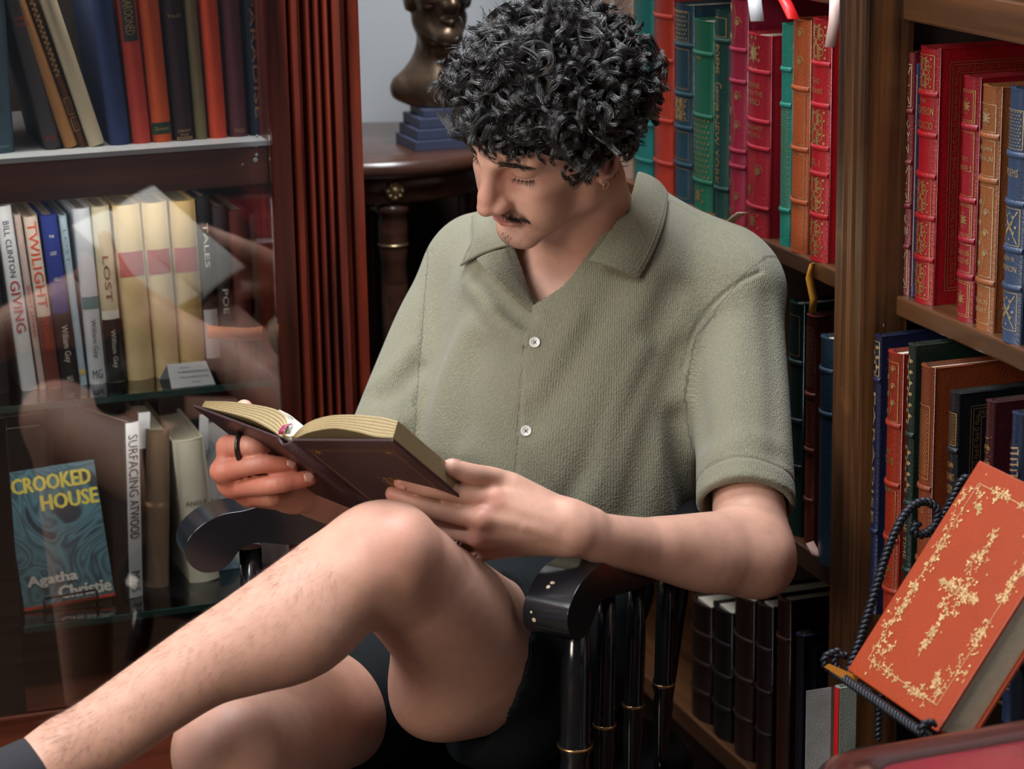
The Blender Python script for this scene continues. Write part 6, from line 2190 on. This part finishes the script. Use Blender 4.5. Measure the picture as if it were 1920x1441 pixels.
m_thread = plain('sage_thread', (0.15, 0.16, 0.11, 1), .9)
def lift(px, py, off=.005):
    p = W.cast(px, py)
    return p + W.normal(p) * off


cl = cloth_patch('collar', [S(1196, 322, 2.815), S(1180, 375, 2.765), S(1140, 440, 2.715), S(1104, 488, 2.700)],
                 [lift(1246, 370), lift(1241, 420), lift(1222, 475), lift(1196, 524)], .006)
cr_ = cloth_patch('collar', [S(925, 400, 2.86), S(932, 425, 2.80), S(946, 446, 2.765), S(960, 458, 2.750)],
                  [lift(888, 415), lift(893, 452), lift(880, 480), lift(870, 502)], .006)
lap = cloth_patch('lapel', [S(962, 462, 2.765), S(975, 500, 2.765), S(988, 540, 2.755), S(1001, 580, 2.742)],
                  [S(893, 487, 2.745), S(918, 512, 2.728), S(950, 545, 2.726), S(996, 585, 2.736)], .004, stitch=False)

# ---------------------------------------------------------------- buttons
m_btn = plain('pearl_button', srgb(214, 214, 208), .25, var=.05, coat=.4)
m_dark = plain('dark_thread', srgb(70, 72, 66), .9)
for q in ((1003, 642), (987, 808)):
    p = W.cast(*q)
    n = unit(W.normal(p) - CF * .6)
    s = unit(np.cross(n, [0, 0, 1])); w = np.cross(s, n)
    mb = MB().lathe([(.0052, 0), (.0060, .0006), (.0061, .0016), (.0057, .0022), (.0048, .0021), (.0044, .0015), (.0001, .0015)], p + n * .0006, n, 28)
    bt = mb.build('button', m_btn); keep_world(bt, person)
    mb = MB()
    for a in (1, -1):
        for c in (1, -1):
            mb.lathe([(.0007, 0), (.0007, .0003)], p + n * .0022 + s * a * .0013 + w * c * .0013, n, 8)
        mb.tube([p + n * .0024 + s * .0013 + w * a * .0013, p + n * .0029, p + n * .0024 - s * .0013 - w * a * .0013], .00035, 5)
    th = mb.build('thread', m_dark); keep_world(th, bt)

# ---------------------------------------------------------------- shorts, socks, shoe
m_short = plain('black_cloth', (0.006, 0.009, 0.011, 1), .85, bump=.3, bump_scale=700, spec=.25)
T = Body()
T.group()
T.add(EL(S(915, 1210, 2.81), (0.160, 0.118, 0.105), TA), 0.03)
T.add(EL(S(985, 1090, 2.80), (0.150, 0.112, 0.09), TA), 0.05)
T.add(CH([J['hipL'], S(965, 1235, 2.655), S(905, 1210, 2.575), S(840, 1165, 2.50)], [.088, .088, .0835, .0745]), 0.03)
T.add(EL(S(905, 1300, 2.68), (0.070, 0.085, 0.075), TA), 0.04)
T.add(CH([J['hipR'], S(700, 1270, 2.76), S(660, 1292, 2.70)], [.096, .092, .09]), 0.03)
T.add(EL(S(965, 1345, 2.64), (0.055, 0.06, 0.055), TA), 0.04)
T.bump(RC(S(940, 1095, 2.70), S(1010, 1130, 2.70), .001, .001), .006, .012)
T.bump(RC(S(960, 1120, 2.69), S(990, 1220, 2.66), .001, .001), -.006, .014)
kneeL = unit(J['knL'] - J['hipL'])
T.groups[-1][1].append(('f', lambda g, X: np.maximum(g, np.where((X - S(800, 1260, 2.70)) @ TL > 0, (X - S(958, 1240, 2.54)) @ unit(kneeL * .5 - CR), -1)), 0))
shorts, TV = sdf_object('shorts', T, 0.006, m_short)
keep_world(shorts, person)
m_sock = plain('charcoal_sock', srgb(38, 38, 44), .9, bump=.5, bump_scale=900, stretch=(1, 1, 1))
K = Body()
K.group()
K.chain([S(105, 1428, 2.25), S(30, 1465, 2.235), S(-120, 1515, 2.20)], [0.0315, 0.034, 0.024], 0.01)
K.keep(PL(S(96, 1420, 2.25), unit(J['anL'] - S(210, 1385, 2.262)) * -1 + np.array([0, 0, 0.0])), .004)
sock, _ = sdf_object('sock', K, 0.004, m_sock)
keep_world(sock, person)
K = Body()
K.group()
K.chain([an2 + np.array([0, 0, .05]), an2, an2 + TF * .03 + np.array([0, 0, -.055]), an2 + TF * .17 + np.array([0, 0, -.066])], [.036, .037, .0385, .028], .01)
sock, _ = sdf_object('sock', K, 0.005, m_sock)
keep_world(sock, person)
# ---------------------------------------------------------------- hair: curly locks, brows, lashes, moustache, stubble, leg hair
def strands(name, lines, r0, r1, mat, parent):
    hc = bpy.data.hair_curves.new(name)
    sizes = [len(l) for l in lines]
    hc.add_curves(sizes)
    P = np.concatenate(lines).astype(np.float32)
    hc.attributes['position'].data.foreach_set('vector', P.ravel())
    if 'radius' not in hc.attributes: hc.attributes.new('radius', 'FLOAT', 'POINT')
    R = np.concatenate([np.linspace(r0, r1, n) for n in sizes]).astype(np.float32)
    hc.attributes['radius'].data.foreach_set('value', R)
    hc.materials.append(mat)
    o = bpy.data.objects.new(name, hc)
    link(o)
    o['kind'] = 'stuff'
    return keep_world(o, parent)


def hair_mat(name, col, rough=.32, spec=.6):
    m, nt, b = new_mat(name)
    b.inputs['Base Color'].default_value = col
    b.inputs['Roughness'].default_value = rough
    b.inputs['Specular IOR Level'].default_value = spec
    return m


m_hair = hair_mat('black_brown_hair', (0.0080, 0.0066, 0.0064, 1), .20, .95)
m_cap = plain('dark_scalp_hair', (0.006, 0.0055, 0.0055, 1), .7, bump=.8, bump_scale=160, spec=.2)
m_body_hair = hair_mat('fine_brown_hair', (0.045, 0.022, 0.014, 1), .5, .3)
m_brow = hair_mat('brow_hair', (0.014, 0.009, 0.008, 1), .5, .3)

CR_C, CR_R = np.array([0, -.012, .058]), np.array([.078, .100, .086])
rg = np.random.default_rng(5)


def scalp_dirs(n):
    v = rg.normal(size=(n * 6, 3)); v /= np.linalg.norm(v, axis=1)[:, None]
    p = CR_C + v * CR_R
    x, y, z = p.T
    ok = z > np.where(y > .035, .092 + .03 * np.clip(np.abs(x) / .07, 0, 1) * 0 - .20 * (y < .06) * (.06 - y) * 1.2,
                      np.where(y > -.005, .040 - (np.abs(x) > .06) * .010, np.where(y > -.03, .028, -.078)))
    return v[ok][:n]


H = Body()
H.group()
H.add(hel((0, -.016, .066), (.088, .108, .088)), .02)
H.add(hel((0, -.06, .005), (.074, .064, .072)), .03)
H.cut(hel((0, .075, -.005), (.075, .075, .080)), .012)
for s in (1, -1):
    H.cut(hel((s * .088, .012, -.025), (.030, .036, .046)), .01)
nzv = rg.normal(size=(60, 3)); nzv /= np.linalg.norm(nzv, axis=1)[:, None]
for v in nzv:
    if v[2] > -.1:
        q = hp(*(np.array([0, -.016, .066]) + v * np.array([.088, .108, .088])))
        H.bump(RC(q, q + .001, .001, .001), .007, .014)
hair, _ = sdf_object('hair', H, 0.005, m_cap)
keep_world(hair, person)


def lock(p, n, t, rad, span, width, cnt, npt, pitch, tilt):
    """a flat ribbon of strands that curls once around"""
    bn = np.cross(n, t)
    e1 = t
    e2 = unit(n * math.cos(tilt) + bn * math.sin(tilt))
    ax = unit(np.cross(e1, e2))
    out = []
    a0 = rg.uniform(0, 6.28)
    for i in range(cnt):
        w = (rg.random() - .5) * width
        rr = rad * (1 + rg.normal() * .10)
        th = a0 + np.linspace(0, span * rg.uniform(.75, 1.1), npt) + rg.normal() * .15
        s = np.linspace(0, 1, npt)
        taper = 1 - .35 * s
        q = p + (rr * taper * np.cos(th))[:, None] * e1 + (rr * taper * np.sin(th))[:, None] * e2 + ((w * (1 - .5 * s)) + pitch * s)[:, None] * ax
        q = q + rg.normal(size=3) * .0006 + t * (s * rad * .9)[:, None]
        out.append(q)
    return out


lines = []
dirs = scalp_dirs(1250)
for v in dirs:
    pe = CR_C + v * (CR_R + .015)
    if min(abs(pe[0] - .08), abs(pe[0] + .08)) < .035 and pe[1] > -.030 and pe[1] < .012 and pe[2] < .030: continue
    o = rg.uniform(.006, .036) * (.75 if v[1] > .55 and v[2] < .5 else 1) * (.52 if v[2] > .55 else 1) * (1.45 if v[1] < -.45 and v[2] < .2 else 1)
    p = CR_C + v * (CR_R + o)
    n = unit(v / CR_R)
    down = np.array([0, .45 if v[1] > -.1 else -.25, -1.0])
    if v[2] > .55: down = np.array([rg.normal() * .4, .8, -.1])
    t = down - n * (down @ n) + np.cross(n, rg.normal(size=3)) * .55
    t = unit(t - n * (t @ n))
    rad = rg.uniform(.009, .021)
    for q in lock(p, n, t, rad, rg.uniform(1.6, 4.2), rg.uniform(.006, .014), int(rg.uniform(30, 54)), 12, rg.normal() * .012, rg.normal() * .55 + 1.15 * rg.choice([-1, 1])):
        lines.append(q)
# fringe falling on the forehead
for x, y, z, L in [(-.050, .072, .088, .026), (-.036, .088, .086, .034), (-.022, .095, .086, .030), (-.008, .098, .085, .040), (.004, .098, .084, .026), (.016, .095, .084, .034), (.028, .09, .082, .028),
                   (.040, .082, .08, .042), (.050, .072, .076, .034), (.058, .06, .068, .034), (.064, .045, .056, .036), (.070, .03, .05, .030)]:
    for rep in range(3):
        c0 = np.array([x, y, z]) + rg.normal(size=3) * .004
        sgn = rg.choice([-1, 1])
        ph = rg.uniform(0, 6.28); am = rg.uniform(.004, .009)
        for i in range(22):
            s = np.linspace(0, 1, 14)
            j = rg.normal(size=3) * .0018
            q = c0 + j + np.outer(s * L * rg.uniform(.40, .66), [0.05 * sgn, .10, -.95]) + \
                np.outer(np.sin(s * 4.5 + ph) * am * (1 - .3 * s) - math.sin(ph) * am, [1, .15, 0]) + np.outer(np.sin(s * 3.1) * .006, [0, 1, .2]) + np.outer(s, -j * .7)
            lines.append(q)
# stray hairs
for v in scalp_dirs(420):
    p = CR_C + v * (CR_R + rg.uniform(.030, .044)); n = unit(v / CR_R)
    for q in lock(p, n, unit(np.cross(n, rg.normal(size=3))), rg.uniform(.008, .018), rg.uniform(1.5, 3.5), .006, 3, 12, rg.normal() * .01, rg.uniform(-1.2, 1.2)):
        lines.append(q)
LH = [hp(0, 0, 0) + HS * (q @ HA) for q in lines]
o = strands('curls', LH,   .00026, .00013, m_hair, person)
tag(o, kind='stuff')
keep_world(o, hair)


def on_skin(pt, n_out=.0005, it=4):
    X = np.atleast_2d(np.asarray(pt, float)).copy()
    G = np.zeros_like(X)

    def step(ids, gr):
        Y = X[ids]
        for _ in range(it):
            e = .0006
            d = Body.run(gr, Y)
            g = np.stack([Body.run(gr, Y + e * a) - d for a in np.eye(3)], 1) / e
            Y = Y - np.clip(d / np.maximum((g * g).sum(1), .2), -.02, .02)[:, None] * g
        X[ids] = Y; G[ids] = g
    B.per_block(X.copy(), .06, step)
    G += 1e-9
    G /= np.linalg.norm(G, axis=1)[:, None]
    return X + G * n_out, G


def patch_hair(name, roots, dirs_, length, lift, r0, mat, curve=.2, npt=5):
    """short hairs lying along the skin"""
    P, N = on_skin(roots, 0)
    out = []
    for p, n, d in zip(P, N, dirs_):
        d = d - n * (d @ n); d = unit(d)
        L = length * rg.uniform(.6, 1.2)
        s = np.linspace(0, 1, npt)[:, None]
        out.append(p - n * .0003 + d * L * s + n * (lift * L * s * (1 - curve * s)) + rg.normal(size=3) * .08 * L * s * s)
    return strands(name, out, r0, r0 * .35, mat, person)


def hd(*v):
    return np.array(v) @ HA


roots, dd = [], []
for s in (1, -1):                                             # brows
    for i in range(240):
        t = rg.random()
        w = (rg.random() - .5) * (.0085 * (1 - .55 * t))
        c = np.array([s * (.012 + .040 * t), .096 - .014 * t * t, .0490 + .0050 * math.sin(t * 2.2) - .004 * t * t + w])
        roots.append(hp(*c)); dd.append(hd(s * 1.0, -.2, .55 - .9 * t + rg.normal() * .2))
patch_hair('eyebrows', roots, dd, .0085, .25, .00022, m_brow)
roots, dd = [], []
for i in range(900):                                          # sideburns
    s = rg.choice([-1, 1]); t = rg.random()
    roots.append(hp(s * .076, .022 - .006 * t + rg.normal() * .0045 * (1 - .5 * t), .040 - .052 * t)); dd.append(hd(0, .1 + rg.normal() * .2, -1))
patch_hair('sideburns', roots, dd, .012, .3, .00022, m_brow)
roots, dd = [], []
for s in (1, -1):                                             # lashes
    for a in np.linspace(.35, 2.6, 46):
        roots.append(hp(s * (.031 + .0168 * math.cos(a)), .0705 + .0155 * math.sin(a) * .9, .0232)); dd.append(hd(s * .5 * math.cos(a) + rg.normal() * .12, .55, -.75))
P, N = on_skin(roots, 0)
LL = []
for p, d in zip(P, dd):
    s = np.linspace(0, 1, 6)[:, None]
    LL.append(p + d * .0085 * rg.uniform(.7, 1.1) * s + hd(0, .0, 1) * .0025 * s * s)
strands('eyelashes', LL, .00024, .00008, m_brow, person)
roots, dd = [], []
for i in range(620):                                          # moustache
    s = rg.choice([-1, 1]); t = rg.random() ** .9
    c = np.array([s * (.003 + .030 * t), .104 - .016 * t * t, -.0290 - .0100 * t + rg.normal() * .0022])
    roots.append(hp(*c)); dd.append(hd(s * (.5 + t), -.1, -1 + rg.normal() * .25))
patch_hair('moustache', roots, dd, .0065, .25, .00018, m_brow)
roots, dd = [], []
for i in range(900):                                         # chin and jaw stubble
    s = rg.choice([-1, 1]); t = rg.random() ** 1.3 * .62
    c = np.array([s * (.004 + .046 * t), .086 - .072 * t, -.096 + .022 * t + rg.normal() * .005])
    if rg.random() < .07: c = np.array([rg.normal() * .007, .1, -.078 + rg.normal() * .008])
    roots.append(hp(*c)); dd.append(hd(s * .2 + rg.normal() * .3, .3, -1))
patch_hair('stubble', roots, dd, .0030, .6, .00013, m_brow)
roots, dd = [], []
shin = CH([S(640, 1060, 2.36), S(560, 1160, 2.335), S(392, 1250, 2.295), S(210, 1378, 2.262), S(110, 1420, 2.25)], [0] * 5, 12)[1]
for i in range(2000):                                         # hair on the shin
    t = rg.random() * (len(shin) - 1.01); j = int(t)
    c = shin[j] + (shin[j + 1] - shin[j]) * (t - j)
    ax = unit(shin[j + 1] - shin[j])
    a = rg.normal() * 1.0 + .2
    side = unit(np.cross(ax, -CF))
    if side @ CU < 0: side = -side
    roots.append(c + (side * math.cos(a) + -CF * math.sin(a)) * .045); dd.append(ax + np.array([0, 0, -.5]) + rg.normal(size=3) * .25)
patch_hair('leg_hair', roots, dd,   .010, .45, .00006, m_body_hair, curve=.4, npt=6)

# ---------------------------------------------------------------- rings and nails
m_ring = plain('black_ring', (0.008, 0.008, 0.008, 1), .3, spec=.6)
ca = unit(S(470, 838, 2.487) - S(428, 838, 2.502)); cc = S(452, 837, 2.490)
e1 = unit(np.cross(ca, CU)); e2 = np.cross(ca, e1)
tilt = unit(ca + CF * .35); e1 = unit(np.cross(tilt, CU)); e2 = np.cross(tilt, e1)
rb = MB().tube([cc + .0150 * (math.cos(a) * e1 + math.sin(a) * e2) for a in np.linspace(0, 2 * math.pi, 36, endpoint=False)], .0024, 8, closed=True).build('finger_ring', m_ring)
keep_world(rb, person)
m_gold = plain('gold_hoop', (0.8, 0.55, 0.28, 1), .25, metal=1.0)
c0 = hp(.081, -.004, -.037)
er = MB().tube([c0 + .0050 * HS * (math.cos(a) * HA[1] + math.sin(a) * HA[2]) + .0 * HA[0] for a in np.linspace(0, 2 * math.pi, 26, endpoint=False)], .0008, 6, closed=True).build('earring', m_gold)
keep_world(er, person)
m_nail = plain('fingernail', (0.55, 0.27, 0.22, 1), .3, var=.03, coat=.3)


def nail(tip, prev, out, w=.0060, L=.0105, r=.0084):
    ax = unit(tip - prev); n = unit(out - ax * (out @ ax)); s = np.cross(ax, n)
    P = []
    nu, nv = 9, 7
    for i in range(nu):
        for j in range(nv):
            u = -1 + 2 * i / (nu - 1); v = j / (nv - 1)
            ww = w * math.sqrt(max(0, 1 - max(0, (v - .6) / .4) ** 2 * .8)) * (1 - .1 * (1 - v))
            P.append(tip + ax * (-L * .62 + L * v) + s * u * ww + n * (r + .0006 - .0034 * u * u - .0014 * v * v))
    f = [(i * nv + j, (i + 1) * nv + j, (i + 1) * nv + j + 1, i * nv + j + 1) for i in range(nu - 1) for j in range(nv - 1)]
    o = mesh_obj('fingernail', P, f, m_nail, None, True)
    md = o.modifiers.new('thickness', 'SOLIDIFY'); md.thickness = .0006; md.offset = 0
    return keep_world(o, person)


nail(S(545, 872, 2.490), S(522, 871, 2.485), -CF + CU * .30 + CR * .25)
nail(S(580, 896, 2.492), S(553, 901, 2.488), -CF + CU * .25 + CR * .25)
nail(S(502, 845, 2.497), S(490, 841, 2.490), -CF * .8 + CU * .5 + CR * .6, r=.009)
nail(S(754, 903, 2.424), S(785, 909, 2.424), -CF * .8 - CU * .7, w=.0050, L=.008, r=.0084)
nail(S(846, 876, 2.412), S(884, 889, 2.428), CU + CR * .1 - CF * .2, r=.0090)
